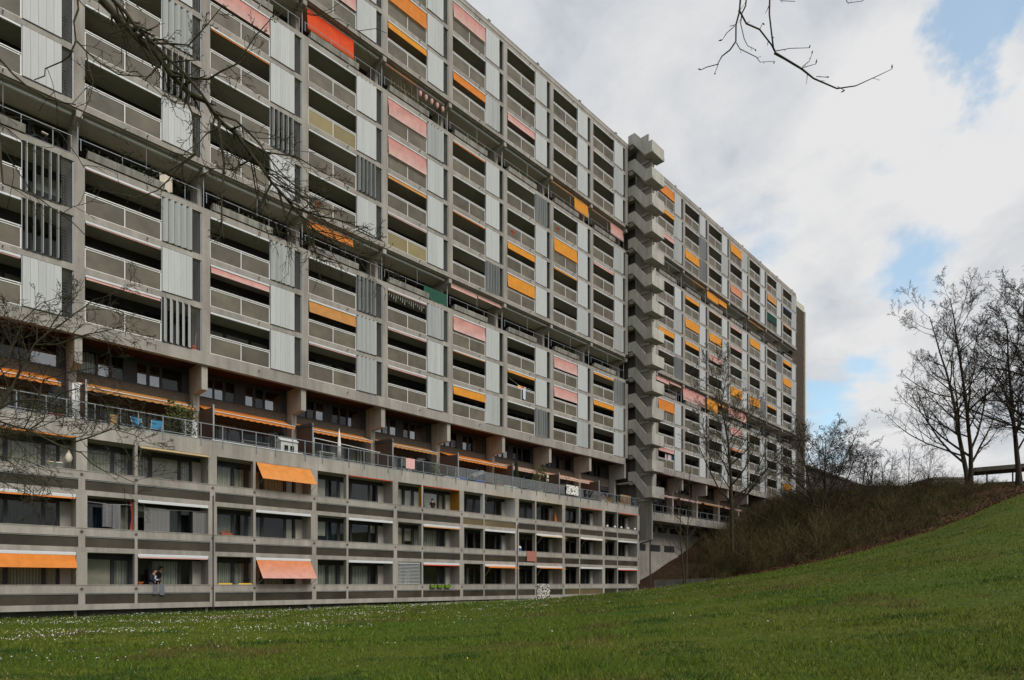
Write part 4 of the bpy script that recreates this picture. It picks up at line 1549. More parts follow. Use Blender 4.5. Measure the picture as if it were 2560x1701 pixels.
thing('blue_box', 'blue storage box with lid on the terrace under the orange awning', 'box', (FX_(1152, 37.1), 37.1, ZF), bx.mesh('blue_box', M['blue_plastic']))
thing('blue_box', 'second blue storage box with lid, right of the first on the terrace', 'box', (FX_(1196, 37.0), 37.0, ZF), bx.mesh('blue_box', M['blue_plastic']))
sh_ = thing('beach_shelter', 'grey fabric shade sail propped up on the terrace under the orange awning', 'sunshade', (FX_(1190, 37.5), 37.5, ZF))
put('canopy', MB().grid(lambda u, v: (-.6 + 1.2 * u, -.5 + v, 1.05 + .5 * u - .3 * (2 * v - 1) ** 2), 6, 6).mesh('canopy', M['grey_cloth'], True), sh_)
put('pole', MB().tube((.55, 0, 0), (.55, 0, 1.5), .015).tube((-.55, 0, 0), (.0, 0, 1.25), .015).mesh('pole', M['metal_grey']), sh_)
pot_plant('green plant in an orange wooden planter behind the terrace railing', (FX_(1248, 36.6), 36.6, ZF), .75, .22, .42, 'leaf_green', 'wood_pale', 90, .2, seed=12, box=.34)
pot_plant('small bush in a white trough right of the orange planter', (FX_(1272, 36.7), 36.7, ZF), .55, .34, .4, 'leaf_conifer', 'white_board', 110, .1, seed=13, box=.7)
pot_plant('tall slender cypress in a pot on the terrace', (FX_(1291, 36.6), 36.6, ZF), 2.25, .34, .35, 'leaf_conifer', 'white_board', 260, .13, True, seed=14)
pot_plant('large spreading leafy shrub in a pot right of the cypress', (FX_(1351, 36.8), 36.8, ZF), 2.1, .85, .45, 'leaf_olive', 'white_board', 420, .2, seed=15)
pot_plant('dense conifer bush in a trough below the leafy shrub', (FX_(1330, 36.5), 36.5, ZF), .8, .62, .3, 'leaf_conifer', 'white_board', 260, .1, seed=16, box=.8)
pot_plant('round conifer bush right of the white lantern', (FX_(1381, 36.5), 36.5, ZF), .95, .42, .3, 'leaf_conifer', 'white_board', 240, .1, seed=17)
lan = thing('white_lantern', 'tall white paper lantern hanging beside the leafy shrub on the terrace', 'lantern', (FX_(1368, 36.7), 36.7, ZF + 1.25))
put('shade', MB().lathe([(.05, 0), (.13, .06), (.13, .3), (.08, .33), (.13, .38), (.13, .62), (.05, .68)], 12).mesh('shade', M['white_plastic'], True), lan)
put('cord', MB().tube((0, 0, .68), (0, .6, 2.0), .006).mesh('cord', M['black_metal']), lan)
pot_plant('thin bare potted shrub under the pale awning', (FX_(1418, 37.0), 37.0, ZF), 1.9, .5, .4, 'leaf_olive', 'terracotta', 60, .12, seed=18)
rack = thing('drying_rack', 'grey metal drying rack behind the cow patterned towel', 'drying rack', (FX_(1409, 36.5), 36.5, ZF))
for q in range(2):
    put('side_frame', MB().path([(q * 2.1, 0, 0), (q * 2.1, 0, 1.35), (q * 2.1, .7, 1.35), (q * 2.1, .7, 0)], .018).mesh('side_frame', M['rail_grey']), rack)
for q in range(5):
    put('line', MB().tube((0, q * .17, 1.33), (2.1, q * .17, 1.33), .006).mesh('line', M['rail_grey']), rack)
pot_plant('red flowers in a long box along the terrace railing', (FX_(1512, 36.35), 36.35, ZF), .35, .5, .55, 'red_cloth', 'wood_pale', 150, .07, seed=20, box=.8)
pot_plant('second box of red flowers beside the terrace end', (FX_(1556, 36.35), 36.35, ZF), .3, .6, .5, 'red_cloth', 'wood_pale', 150, .07, seed=21, box=.9)
pot_plant('yellow leaved plant between the red flower boxes and a white watering can', (FX_(1525, 36.8), 36.8, ZF), .5, .25, .3, 'yellow_plastic', 'white_board', 70, .14, seed=22)
can = thing('watering_can', 'white watering can standing on the terrace by the red flowers', 'watering can', (FX_(1506, 36.3), 36.3, ZF + .05))
put('body', MB().lathe([(.16, 0), (.17, .3), (.12, .36)], 12).mesh('body', M['white_plastic'], True), can)
put('spout', MB().tube((.12, 0, .08), (.38, 0, .42), .03, .02).mesh('spout', M['white_plastic']), can)
put('handle', MB().path([(-.13, 0, .1), (-.28, 0, .25), (-.2, 0, .42), (0, 0, .40)], .014).mesh('handle', M['white_plastic']), can)
wsn = thing('wooden_screen', 'pale corrugated screen closing the end of the terrace by the stair', 'screen', (FX_(1552, 37.4), 37.4, ZF))
for q in range(12):
    put('slat', cached('wss', lambda: MB().prism_x([(0, 0), (.05, 0), (.05, 1.55), (0, 1.55)], 0, .13).mesh('slat', M['wood_pale'])), wsn, (q * .16, .03 * (q % 2), 0))
pot_plant('terracotta pot with trailing plant on the left end of the terrace', (FX_(140, 36.5), 36.5, ZF), .55, .35, .4, 'leaf_olive', 'terracotta', 90, .12, seed=23, box=.3)
pot_plant('terracotta trough of low plants at the left frame edge of the terrace', (FX_(75, 36.5), 36.5, ZF), .35, .5, .28, 'leaf_olive', 'terracotta', 90, .1, seed=24, box=.55)
pot_plant('terracotta trough with dry plants behind the terrace railing near the white post', (FX_(170, 36.4), 36.4, ZF), .3, .5, .28, 'leaf_olive', 'terracotta', 70, .1, seed=25, box=.5)
thing('white_board', 'tall white board leaning on the pier at the left of the terrace', 'board', (FX_(190, 38.3) - .18, 38.2, ZF), MB().box(0, .42, 0, .04, 0, 2.55).mesh('white_board', M['white_board']))

# -- the loggias of the block
s0 = bz(0)[2]
s1, s2 = bz(1)[2], bz(2)[2]


def on_sill(px):
    return FX_(px, DB + .1)


tr = thing('trousers', 'grey trousers hung over the concrete sill below the man', 'trousers', (FX_(382, DB), DB - .03, s0 + .005))
for q in range(2):
    put('trouser_leg', MB().grid(lambda u, v: (q * .30 + .22 * u + (.02 if q else 0), -.015 * math.sin(u * math.pi), -(.50 + .05 * q) * v), 5, 4).grid(lambda u, v: (q * .30 + .22 * u + (.02 if q else 0), .25 * v, .004), 2, 2).mesh('trouser_leg', M['trouser_cloth'], True), tr)
bowl = MB().lathe([(.06, 0), (.15, .12), (.155, .13), (.14, .125), (.06, .02)], 14)
thing('orange_bowl', 'orange plastic bowl on the sill beside the man', 'bowl', (on_sill(351), DB + .1, s0 + .002), bowl.mesh('orange_bowl', M['orange_plastic'], True))
for px, key, lab in ((126, 'yellow_plastic', 'yellow and white plastic bucket on the upper left balcony sill'), (148, 'white_plastic', 'white plastic bucket on the upper left balcony sill, right of the yellow one')):
    t = thing('bucket', lab, 'bucket', (on_sill(px), DB + .12, s2 + .002), None, 'buckets on the upper left sill')
    put('body', MB().lathe([(.11, 0), (.14, .22), (.15, .22), (.15, .24), (.13, .24)], 14).mesh('body', M['white_plastic'], True), t)
    put('lid', MB().lathe([(.145, .242), (.145, .262), (.02, .27)], 14).mesh('lid', M[key], True), t)
bag = MB().lathe([(.03, 0), (.13, .06), (.17, .25), (.12, .42), (.05, .52), (.02, .62)], 12)
thing('hanging_bag', 'pale bulging bag hanging on the right wall of the upper left balcony', 'bag', (BX0 - .42, DB + .55, s2 + .35), bag.mesh('hanging_bag', M['cream_cloth'], True))
lines = [(0, s1 + 1.28, .24, THIN - .08), (0, s1 + 1.22, THIN + .08, BW - .25)]
for j, z, a, b_ in lines:
    thing('clothes_line', 'washing line strung across the ' + ('narrow' if a < 1 else 'wide') + ' balcony opening with grey laundry', 'clothes line', (BX0 + j * BW + a, DB + .25, z),
          MB().path([(0, 0, .02), ((b_ - a) / 2, 0, -.03), (b_ - a, 0, .02)], .006).mesh('clothes_line', M['white_metal']))
cloth('dressing_gown', 'long grey dressing gown on the washing line of the left balcony', 'laundry', 257, 280, DB + .25, s1 + 1.26, 1.15, 'grey_cloth', .06)
cloth('dressing_gown', 'shorter dark grey dressing gown on the washing line, beside the longer one', 'laundry', 281, 301, DB + .25, s1 + 1.26, 1.2, 'grey_cloth', .05)
cloth('blanket', 'large grey checked blanket on the washing line of the wide balcony', 'blanket', 360, 424, DB + .25, s1 + 1.2, 1.28, 'plaid_cloth', .02)
cloth('blanket', 'narrow grey checked blanket at the right end of the washing line', 'blanket', 482, 518, DB + .25, s1 + 1.18, 1.28, 'plaid_cloth', .045)
x0 = FX_(323, DB + .3)
thing('red_curtain', 'red gathered curtain at the right side of the left balcony', 'curtain', (x0, DB + .3, s1 - .1),
      MB().grid(lambda u, v: ((u - .5) * (.30 - .2 * math.sin(v * math.pi)) + .15, .05 * math.sin(u * 14), 1.65 * v), 12, 10).mesh('red_curtain', M['red_cloth'], True))
for q, px in enumerate((1083, 1101, 1119)):
    t = thing('window_box', ('left', 'middle', 'right')[q] + ' light green window box hanging on the outside of the lowest sill', 'window box', (FX_(px, DB - .12), DB - .13, s0 - .26), None, 'green window boxes on the lowest sill')
    put('box', MB().prism_x([(-.09, 0), (.09, 0), (.11, .2), (-.11, .2)], -.27, .27).mesh('box', M['green_plastic']), t)
    put('bracket', MB().box(-.2, -.17, .06, .13, .15, .28).box(.17, .2, .06, .13, .15, .28).mesh('bracket', M['black_metal']), t)
pot_plant('small box of red flowers on the sill before the leaf patterned curtain', (on_sill(566), DB + .15, s1), .12, .25, .12, 'red_cloth', 'terracotta', 60, .06, group='flower boxes on the sills', seed=31, box=.3)
for px in (562, 612):
    t = thing('yellow_box', ('left' if px < 600 else 'right') + ' yellow flower box lying on the lowest sill', 'flower box', (FX_(px, DB + .12), DB + .12, s0 + .002), None, 'yellow boxes on the lowest sill')
    put('box', MB().box(-.38, .38, -.08, .08, 0, .07).mesh('box', M['yellow_plastic']), t)
cloth('towel', 'dusty pink towel hanging over a middle sill of the block', 'towel', 1317, 1341, DB - .03, s1 + .01, .86, 'rose_cloth', .012)
cloth('rug', 'black and white patterned rug hanging over the lowest sill to the grass', 'rug', 1343, 1375, DB - .03, s0 + .01, 1.5, 'rug_cloth', .012)
for q, px in enumerate((1518, 1537, 1553, 1570, 1587)):
    t = thing('white_pot', ('first', 'second', 'third', 'fourth', 'fifth')[q] + ' from the left of five small white pots along the top right sill', 'pot', (FX_(px, DB + .1), DB + .1, s2 + .002), None, 'white pots on the top right sill')
    put('body', MB().lathe([(.07, 0), (.12, .08), (.12, .16), (.07, .22), (.02, .24)], 12).mesh('body', M['white_plastic'], True), t)


def metal_chair(label, loc, rz):
    t = thing('metal_chair', label, 'chair', loc, None, 'white chairs on the balcony', rz)
    for sx in (-.2, .2):
        put('leg', MB().tube((sx, -.22, 0), (sx, -.2, .45), .014).mesh('leg', M['white_metal']), t)
        put('leg', MB().tube((sx, .25, 0), (sx, .2, .45), .014).mesh('leg', M['white_metal']), t)
    put('seat', MB().box(-.23, .23, -.23, .23, .45, .475).mesh('seat', M['white_metal']), t)
    bb = MB().path([(-.21, .21, .476), (-.23, .28, .98), (.23, .28, .98), (.21, .21, .476)], .016)
    for q in range(3):
        bb.tube((-.11 + q * .11, .23, .5), (-.115 + q * .115, .28, .97), .008)
    put('backrest', bb.mesh('backrest', M['white_metal']), t)


FL = [BZ + .28 + r * BS for r in range(3)]
for q, px in enumerate((1478, 1493)):
    metal_chair(('left' if q == 0 else 'right') + ' white wire chair on the upper right balcony', (FX_(px, DB + .6), DB + .6, FL[2]), R(20 * q))
op = thing('orange_parasol', 'folded orange parasol leaning in an upper balcony under the cream awning', 'parasol', (FX_(1388, DB + .7), DB + .7, FL[2]))
put('canopy', MB().lathe([(.05, .7), (.14, .9), (.11, 1.4), (.02, 1.85)], 10).mesh('canopy', M['orange_plastic'], True), op)
put('pole', MB().tube((0, 0, 0), (0, 0, 1.9), .016).mesh('pole', M['metal_grey']), op)
bk = thing('blue_bucket', 'blue bucket with white lid on a middle balcony', 'bucket', (FX_(1299, DB + .15), DB + .15, s1))
put('body', MB().lathe([(.14, 0), (.18, .2)], 12).mesh('body', M['blue_plastic']), bk)
put('lid', MB().lathe([(.18, .202), (.1, .38), (.02, .42)], 12).mesh('lid', M['white_plastic'], True), bk)


def bicycle(name, label, loc, rz, key):
    t = thing(name, label, 'bicycle', loc, None, None, rz)
    for q, x in enumerate((-.52, .52)):
        w = MB()
        for i in range(20):
            a, c = 2 * math.pi * i / 20, 2 * math.pi * (i + 1) / 20
            w.tube((x + .33 * math.cos(a), 0, .34 + .33 * math.sin(a)), (x + .33 * math.cos(c), 0, .34 + .33 * math.sin(c)), .018, n=5)
        for i in range(8):
            a = 2 * math.pi * i / 8
            w.tube((x, 0, .34), (x + .33 * math.cos(a), 0, .34 + .33 * math.sin(a)), .003, n=3)
        put('wheel', w.mesh('wheel', M['black_metal']), t)
    f = MB().tube((-.52, 0, .34), (-.02, 0, .30), .016).tube((-.52, 0, .34), (-.18, 0, .80), .014).tube((-.02, 0, .30), (-.22, 0, .92), .018).tube((-.18, 0, .80), (.36, 0, .82), .018)
    f.tube((-.02, 0, .30), (.38, 0, .72), .02).tube((.34, 0, .90), (.52, 0, .34), .018)
    put('frame', f.mesh('frame', M[key]), t)
    put('saddle', MB().prism_x([(-.07, .93), (.07, .93), (.05, .98), (-.05, .98)], -.36, -.1).mesh('saddle', M['cream_cloth']), t)
    put('handlebar', MB().tube((.34, 0, .90), (.32, 0, 1.02), .015).path([(.22, -.28, 1.02), (.32, -.2, 1.03), (.32, .2, 1.03), (.22, .28, 1.02)], .014).mesh('handlebar', M['black_metal']), t)


bicycle('bicycle', 'red bicycle with pale saddle parked on the middle left balcony', (FX_(112, DB + .6), DB + .6, FL[1]), 0, 'red_plastic')
bicycle('bicycle', 'dark bicycle standing upright on the open tower terrace against panels imitating sky reflections', (FX_(125, DT + .9), DT + .9, ZP + 3 * H), R(12), 'black_metal')
bicycle('bicycle', 'second dark bicycle on the open tower terrace, left of the other', (FX_(62, DT + .9), DT + .9, ZP + 3 * H), R(-8), 'black_metal')


# -- people
def skin_mesh(name, pts, edges, radii, material, parent, root=0, sub=2):
    me = bpy.data.meshes.new(name)
    me.from_pydata([tuple(p) for p in pts], edges, [])
    me.materials.append(material)
    o = put(name, me, parent)
    sk = o.modifiers.new('skin', 'SKIN')
    lay = me.skin_vertices[0].data if me.skin_vertices else None
    if lay is None:
        bm = bmesh.new()
        bm.from_mesh(me)
        bm.verts.layers.skin.verify()
        bm.to_mesh(me)
        bm.free()
        lay = me.skin_vertices[0].data
    for i, r in enumerate(radii):
        lay[i].radius = (r, r) if not isinstance(r, tuple) else r
        lay[i].use_root = (i == root)
    ss = o.modifiers.new('smooth', 'SUBSURF')
    ss.levels = ss.render_levels = sub
    sk.use_smooth_shade = True
    return o


def person(label, loc, rz, top, legs, hair, arms='down', lean=0.0, scale=1.0, sleeve=True, shirt=None, look=0.0):
    """a standing adult: continuous body, clothes over it; arms down, or forearms raised in front holding a phone"""
    t = thing('person', label, 'person', loc, None, None, rz)
    t.scale = (scale,) * 3
    ly = -lean
    P = dict(pel=(0, 0, .95), ab=(0, ly * .3, 1.1), ch=(0, ly * .7, 1.30), nb=(0, ly, 1.46), nk=(0, ly * 1.15 - .01, 1.53), hd=(0, ly * 1.35 - .04 - look * .03, 1.64), ht=(0, ly * 1.4 - .02 - look * .05, 1.70))
    for s, q in ((-1, 'l'), (1, 'r')):
        P['sh' + q] = (s * .17, ly * .95, 1.42)
        if arms == 'down':
            P['el' + q] = (s * .25, ly * .7 + .03, 1.15)
            P['wr' + q] = (s * .24, ly * .5 - .05, .92)
            P['pa' + q] = (s * .235, ly * .5 - .07, .84)
        else:
            P['el' + q] = (s * .25, ly * .8 - .06, 1.16)
            P['wr' + q] = (s * .09, ly * .8 - .30, 1.20)
            P['pa' + q] = (s * .05, ly * .8 - .36, 1.23)
        P['hp' + q] = (s * .10, 0, .90)
        P['kn' + q] = (s * .11, -.02, .50)
        P['an' + q] = (s * .11, .03, .09)
        P['to' + q] = (s * .13, -.14, .03)
    rad = dict(pel=.13, ab=.125, ch=(.16, .115), nb=.075, nk=.055, hd=.088, ht=.07, sh=.065, el=.042, wr=.03, pa=.036, hp=.095, kn=.06, an=.042, to=.035)
    names = list(P)
    E_ = [('pel', 'ab'), ('ab', 'ch'), ('ch', 'nb'), ('nb', 'nk'), ('nk', 'hd'), ('hd', 'ht')]
    for q in 'lr':
        E_ += [('nb', 'sh' + q), ('sh' + q, 'el' + q), ('el' + q, 'wr' + q), ('wr' + q, 'pa' + q), ('pel', 'hp' + q), ('hp' + q, 'kn' + q), ('kn' + q, 'an' + q), ('an' + q, 'to' + q)]

    def rr(n, f=1.0):
        v = rad.get(n, rad.get(n[:2]))
        return tuple(x * f for x in v) if isinstance(v, tuple) else v * f
    skin_mesh('body', [P[n] for n in names], [(names.index(a), names.index(b)) for a, b in E_], [rr(n) for n in names], M['skin'], t)
    # fingers: five short chains rooted in each palm
    for q, s in (('l', -1), ('r', 1)):
        pa, wr = Vector(P['pa' + q]), Vector(P['wr' + q])
        d = (pa - wr).normalized()
        side = d.cross(Vector((1, 0, 0)) if arms == 'down' else Vector((0, 0, 1))).normalized()
        for i, ln in enumerate((.062, .072, .078, .072, .056)):
            o0 = pa + side * (.030 - .015 * i)
            if i == 0:
                p1, p2 = o0 + side * .03 + d * .01, o0 + side * .04 + d * .045
            else:
                bend = Vector((-s * .3, -.2, 0))
                p1 = o0 + d * ln * .6
                p2 = p1 + (d + bend * .8).normalized() * ln * .45
            put('finger', MB().tube(o0, p1, .0095, .0085, 6).tube(p1, p2, .0085, .007, 6).mesh('finger', M['skin'], True), t)
    # clothes
    tn = ['pel', 'ab', 'ch', 'nb', 'shl', 'ell', 'shr', 'elr'] + (['wrl', 'wrr'] if sleeve else [])
    pts = {n: Vector(P[n]) for n in tn}
    if not sleeve:
        for q in 'lr':
            pts['el' + q] = Vector(P['sh' + q]).lerp(Vector(P['el' + q]), .75)
    pts['pel'] = Vector(P['pel']) + Vector((0, 0, -.06))
    ed = [('pel', 'ab'), ('ab', 'ch'), ('ch', 'nb')]
    for q in 'lr':
        ed += [('nb', 'sh' + q), ('sh' + q, 'el' + q)] + ([('el' + q, 'wr' + q)] if sleeve else [])
    skin_mesh('jacket' if sleeve else 'shirt', [pts[n] for n in tn], [(tn.index(a), tn.index(b)) for a, b in ed], [rr(n, 1.16 if n[:2] not in ('el', 'wr') else 1.35) for n in tn], M[top], t)
    if shirt:
        put('shirt_front', MB().grid(lambda u, v: ((u - .5) * (.05 + .13 * v), ly * (.3 + .7 * v) - .15 - .02 * math.cos((u - .5) * 3) + .03 * v, 1.02 + .40 * v), 6, 6).mesh('shirt_front', M[shirt], True), t)
        for q in 'lr':
            wr = Vector(P['wr' + q])
            put('cuff', MB().tube(wr, wr.lerp(Vector(P['el' + q]), .22), .042, .046, 10).mesh('cuff', M[shirt], True), t)
    ln = ['pel', 'hpl', 'knl', 'anl', 'hpr', 'knr', 'anr']
    ed = [('pel', 'hpl'), ('hpl', 'knl'), ('knl', 'anl'), ('pel', 'hpr'), ('hpr', 'knr'), ('knr', 'anr')]
    skin_mesh('trousers', [Vector(P[n]) for n in ln], [(ln.index(a), ln.index(b)) for a, b in ed], [rr(n, 1.12 if n != 'pel' else 1.0) for n in ln], M[legs], t)
    hd = Vector(P['hd'])
    hb = MB()
    # hair: a cap over the top and back of the skull
    def cap(u, v):
        a = 2 * math.pi * u
        e = (math.pi / 2) * (1 - v * (1.42 if math.sin(a) > .15 else (1.05 if math.sin(a) > -.45 else .50)))
        return (hd.x + .094 * math.cos(a) * math.cos(e), hd.y + .012 + .104 * math.sin(a) * math.cos(e), hd.z + .035 + .105 * math.sin(e))
    hb.grid(cap, 16, 6)
    put('hair', hb.mesh('hair', M[hair], True), t)
    for s in (-1, 1):
        put('ear', MB().lathe([(.012, -.03), (.02, 0), (.012, .03)], 8, (hd.x + s * .088, hd.y + .012, hd.z)).mesh('ear', M['skin'], True), t)
        put('eye', MB().lathe([(.004, -.008), (.012, 0), (.004, .008)], 8, (hd.x + s * .032, hd.y - .083, hd.z + .012)).mesh('eye', M['hair_dark'], True), t)
    put('nose', MB().prism_x([(hd.y - .080, hd.z + .015), (hd.y - .112, hd.z - .022), (hd.y - .080, hd.z - .030)], -.013, .013).mesh('nose', M['skin']), t)
    put('mouth', MB().box(-.024, .024, hd.y - .085, hd.y - .075, hd.z - .055, hd.z - .047).mesh('mouth', M['rose_cloth']), t)
    return t, P


t, P = person('man in dark suit and pale shirt looking at his phone behind the lowest sill', (FX_(379, DB + .62), DB + .62, FL[0]), R(42), 'navy_cloth', 'navy_cloth', 'hair_dark', 'phone', .10, 1.0, True, 'shirt_cloth', 1.0)
ph = Vector(P['pal']) .lerp(Vector(P['par']), .5)
phone = thing('phone', 'dark mobile phone held by the man in the suit', 'phone', t.matrix_basis @ (ph + Vector((0, -.03, .03))), MB().box(-.035, .035, -.006, .006, -.06, .07).mesh('phone', M['black_metal']), None, R(42))
person('person in dark clothes standing in the doorway behind the man with the phone', (FX_(392, DB + 1.12), DB + 1.12, FL[0] + .1), R(60), 'black_cloth', 'black_cloth', 'hair_dark', 'down', .12, 1.03, True, None, 1.0)
person('person in a black t-shirt seen from behind on the ochre balcony', (FX_(1082, DB + .62), DB + .62, FL[2]), R(172), 'black_cloth', 'jeans_cloth', 'hair_dark', 'down', .05, 1.0, False)

# -- things on the tower
cloth('green_tarpaulin', 'dark green tarpaulin tied along a railing of the lower open tower terrace', 'tarpaulin', 1060, 1117, DT + .15, ZP + 3 * H + 1.05, .9, 'green_cloth', .03)
cloth('laundry', 'cream cloth hanging on the railing of the open tower terrace at the left', 'laundry', 399, 430, DT + .12, ZP + 3 * H + 1.02, .85, 'cream_cloth', .06)
lt = thing('icicle_lights', 'string of hanging icicle lights across a loggia of the tower', 'string lights', (X0 + 3 * W + .1, DT + .06, ZP + 2 * H + 2.26))
put('cable', MB().tube((0, 0, 0), (3.3, 0, 0), .008).mesh('cable', M['white_metal']), lt)
for q in range(17):
    put('light_strand', cached(('lst', q % 4), lambda: MB().path([(0, 0, 0), (.03, .01, -.2), (-.01, 0, -.28 - .1 * (q % 4))], .012, 4).mesh('light_strand', M['white_metal'])), lt, (.08 + q * .195, 0, 0))
wash = ('yellow_plastic', 'orange_plastic', 'red_cloth', 'cream_cloth', 'navy_cloth', 'charcoal_cloth')
wt = thing('clothes_line', 'washing line with pegs across a middle loggia of the tower', 'clothes line', (X0 + 5 * W + .05, DT + .3, ZP + 1 * H + 1.75), MB().path([(0, 0, .15), (1.7, 0, -.35), (3.4, 0, -.4)], .007).mesh('clothes_line', M['white_metal']))
for q, key in enumerate(wash):
    thing('garment', ('yellow', 'orange', 'red', 'cream', 'navy', 'charcoal')[q] + ' garment on the washing line across the tower loggia', 'garment', (X0 + 5 * W + 1.75 + q * .26, DT + .3, ZP + H + 1.40),
          MB().grid(lambda u, v: ((u - .5) * .24, .03 * math.sin(u * 9 + q), -.45 * v), 6, 3).mesh('garment', M[key], True), 'garments on the tower washing line')
cloth('laundry', 'pale blue shirt hanging outside the parapet below the washing line', 'laundry', 1307, 1314, DT - .02, ZP + H + 1.1, .95, 'shirt_cloth', .05)
for q, key in enumerate(('shirt_cloth', 'red_plastic', 'shirt_cloth', 'cream_cloth', 'blue_cloth')):
    thing('garment', ('pale blue', 'red', 'second pale blue', 'cream', 'blue')[q] + ' garment drying in the low loggia right of the stair', 'garment', (X9 + 1.9 + q * .32, DT + .15, ZP + 1.75),
          MB().grid(lambda u, v: ((u - .5) * .28, .03 * math.sin(u * 9 + q), -.62 * v), 6, 3).mesh('garment', M[key], True), 'garments drying right of the stair')
pk = thing('broom', 'red handled broom leaning in the narrow gap by the slatted shutter', 'broom', (X0 + 5.35, DT + .25, ZP))
put('handle', MB().tube((0, 0, .1), (.14, .1, 1.1), .015).mesh('handle', M['rose_cloth']), pk)
put('brush', MB().box(-.14, .14, -.04, .04, 0, .12).mesh('brush', M['red_plastic']), pk)
thing('red_bucket', 'red orange bucket in the narrow gap beside the broom', 'bucket', (X0 + 5.36, DT + .40, ZP), MB().lathe([(.12, 0), (.16, .28), (.17, .28), (.17, .30), (.14, .30)], 12).mesh('red_bucket', M['orange_plastic'], True))
for q, (k, n, h, dens) in enumerate(((0, 3, .35, 40), (3, 8, .55, 70), (4, 8, .3, 40), (5, 8, .45, 60), (9, 8, .7, 70), (11, 8, .5, 60), (12, 8, .5, 60), (13, 8, .7, 90), (6, 3, .4, 30), (1, 3, .25, 30))):
    x = X0 + k * W + 1.9
    t = thing('planter_plants', ('row of low plants growing in the terrace planter of the tower', 'tall dry stalks and trailing plants in the terrace planter of the tower', 'thin plants in the terrace planter below the second column of loggias',
                           'dry plants in the terrace planter left of the white panels', 'bushy plants in the upper terrace planter right of the stair', 'low plants in the upper terrace planter below the orange blinds',
                           'mixed plants in the upper terrace planter behind the bare tree', 'tall green bushes in the upper terrace planter near the far end', 'dry twigs in the lower terrace planter left of the stair',
                           'few low plants in the lower terrace planter behind the long branches')[q], 'plants', (x, DT + .12, ZP + n * H + .36), None, 'plants in the tower terrace planters')
    put('foliage', leaves(dens * 2, 1.7, .14, h, 0, .14, 40 + q, .8).mesh('foliage', M['leaf_olive' if q % 3 else 'leaf_green']), t)['kind'] = 'stuff'
    if q == 1:
        for i in range(9):
            put('stalk', MB().tube((-1.5 + i * .3, 0, 0), (-1.5 + i * .3 + rnd.uniform(-.06, .06), 0, rnd.uniform(.8, 1.5)), .012, .008, 5).mesh('stalk', M['wood_pale']), t)
for q in range(5):
    thing('hanging_ornament', ('first', 'second', 'third', 'fourth', 'fifth')[q] + ' from the left of the pink ornaments hung under the upper terrace ceiling', 'ornament', (X0 + 3 * W + 3.3 + q * .55, DT + .5, ZP + 8 * H + 2.18),
          MB().lathe([(.01, 0), (.12, -.1), (.15, -.25), (.1, -.42), (.03, -.5)], 10).mesh('hanging_ornament', M['pink_towel_cloth'], True), 'pink ornaments hung under the upper terrace')
for q, (k, ri) in enumerate(((5, 4), (6, 3), (10, 0), (14, 0), (2, 6))):
    n = ROWS[ri]
    pot_plant(('small green plant', 'dark potted plant', 'bushy plant', 'narrow plant', 'low plant')[q] + ' looking over the parapet of the loggia ' + ('under the slanting wash of slats', 'with bottles on the rail', 'beside the far stair landing', 'near the far end of the roof', 'above the tan awning')[q],
              (X0 + k * W + .7, DT + .35, ZP + n * H), .75, .3, .7, 'leaf_green', 'terracotta', 90, .13, group='plants in the loggias', seed=60 + q)

# ------------------------------------------------------------------ far buildings and walls on the rise
ax, bx_ = vr(106, (2014 - 1280) / FPX * 106), vr(112, (2200 - 1280) / FPX * 112)
an = thing('annex', 'dark brown low annex with a sloping roof beyond the far end of the slab', 'building', (ax.x, ax.y, 12.0))
d = (bx_ - ax)
d.z = 0
nrm = Vector((d.y, -d.x, 0)).normalized() * -5
b = MB()
b.v += [(0, 0, 0), (d.x, d.y, 0), (d.x + nrm.x, d.y + nrm.y, 0), (nrm.x, nrm.y, 0), (0, 0, 9.2), (d.x, d.y, 5.6), (d.x + nrm.x, d.y + nrm.y, 5.6), (nrm.x, nrm.y, 9.2)]
b.f += [(0, 1, 5, 4), (1, 2, 6, 5), (2, 3, 7, 6), (3, 0, 4, 7)]
put('wall', b.mesh('wall', M['board_brown']), an)
b2 = MB()
b2.v += [(-.3, -.3, 9.25), (d.x + .3, d.y - .3, 5.62), (d.x + nrm.x + .3, d.y + nrm.y + .3, 5.62), (nrm.x - .3, nrm.y + .3, 9.25), (-.3, -.3, 9.6), (d.x + .3, d.y - .3, 5.97), (d.x + nrm.x + .3, d.y + nrm.y + .3, 5.97), (nrm.x - .3, nrm.y + .3, 9.6)]
b2.f += [(0, 1, 5, 4), (1, 2, 6, 5), (2, 3, 7, 6), (3, 0, 4, 7), (4, 5, 6, 7), (3, 2, 1, 0)]
put('roof', b2.mesh('roof', M['concrete_dark']), an)


def wall_between(name, label, p, q, z0, z1p, z1q, th, key, cat='wall'):
    t = thing(name, label, cat, (p.x, p.y, z0))
    d = Vector((q.x - p.x, q.y - p.y, 0))
    n = Vector((-d.y, d.x, 0)).normalized() * th
    m = max(2, int(d.length / 6))
    for i in range(m):
        a, c = d * (i / m), d * ((i + 1) / m - .002)
        ha, hc = z1p + (z1q - z1p) * i / m - z0, z1p + (z1q - z1p) * (i + 1) / m - z0
        b = MB()
        b.v += [(a.x, a.y, 0), (c.x, c.y, 0), (c.x + n.x, c.y + n.y, 0), (a.x + n.x, a.y + n.y, 0), (a.x, a.y, ha), (c.x, c.y, hc), (c.x + n.x, c.y + n.y, hc), (a.x + n.x, a.y + n.y, ha)]
        b.f += [(0, 1, 5, 4), (1, 2, 6, 5), (2, 3, 7, 6), (3, 0, 4, 7), (4, 5, 6, 7)]
        put('wall_panel', b.mesh('wall_panel', M[key]), t)
    return t


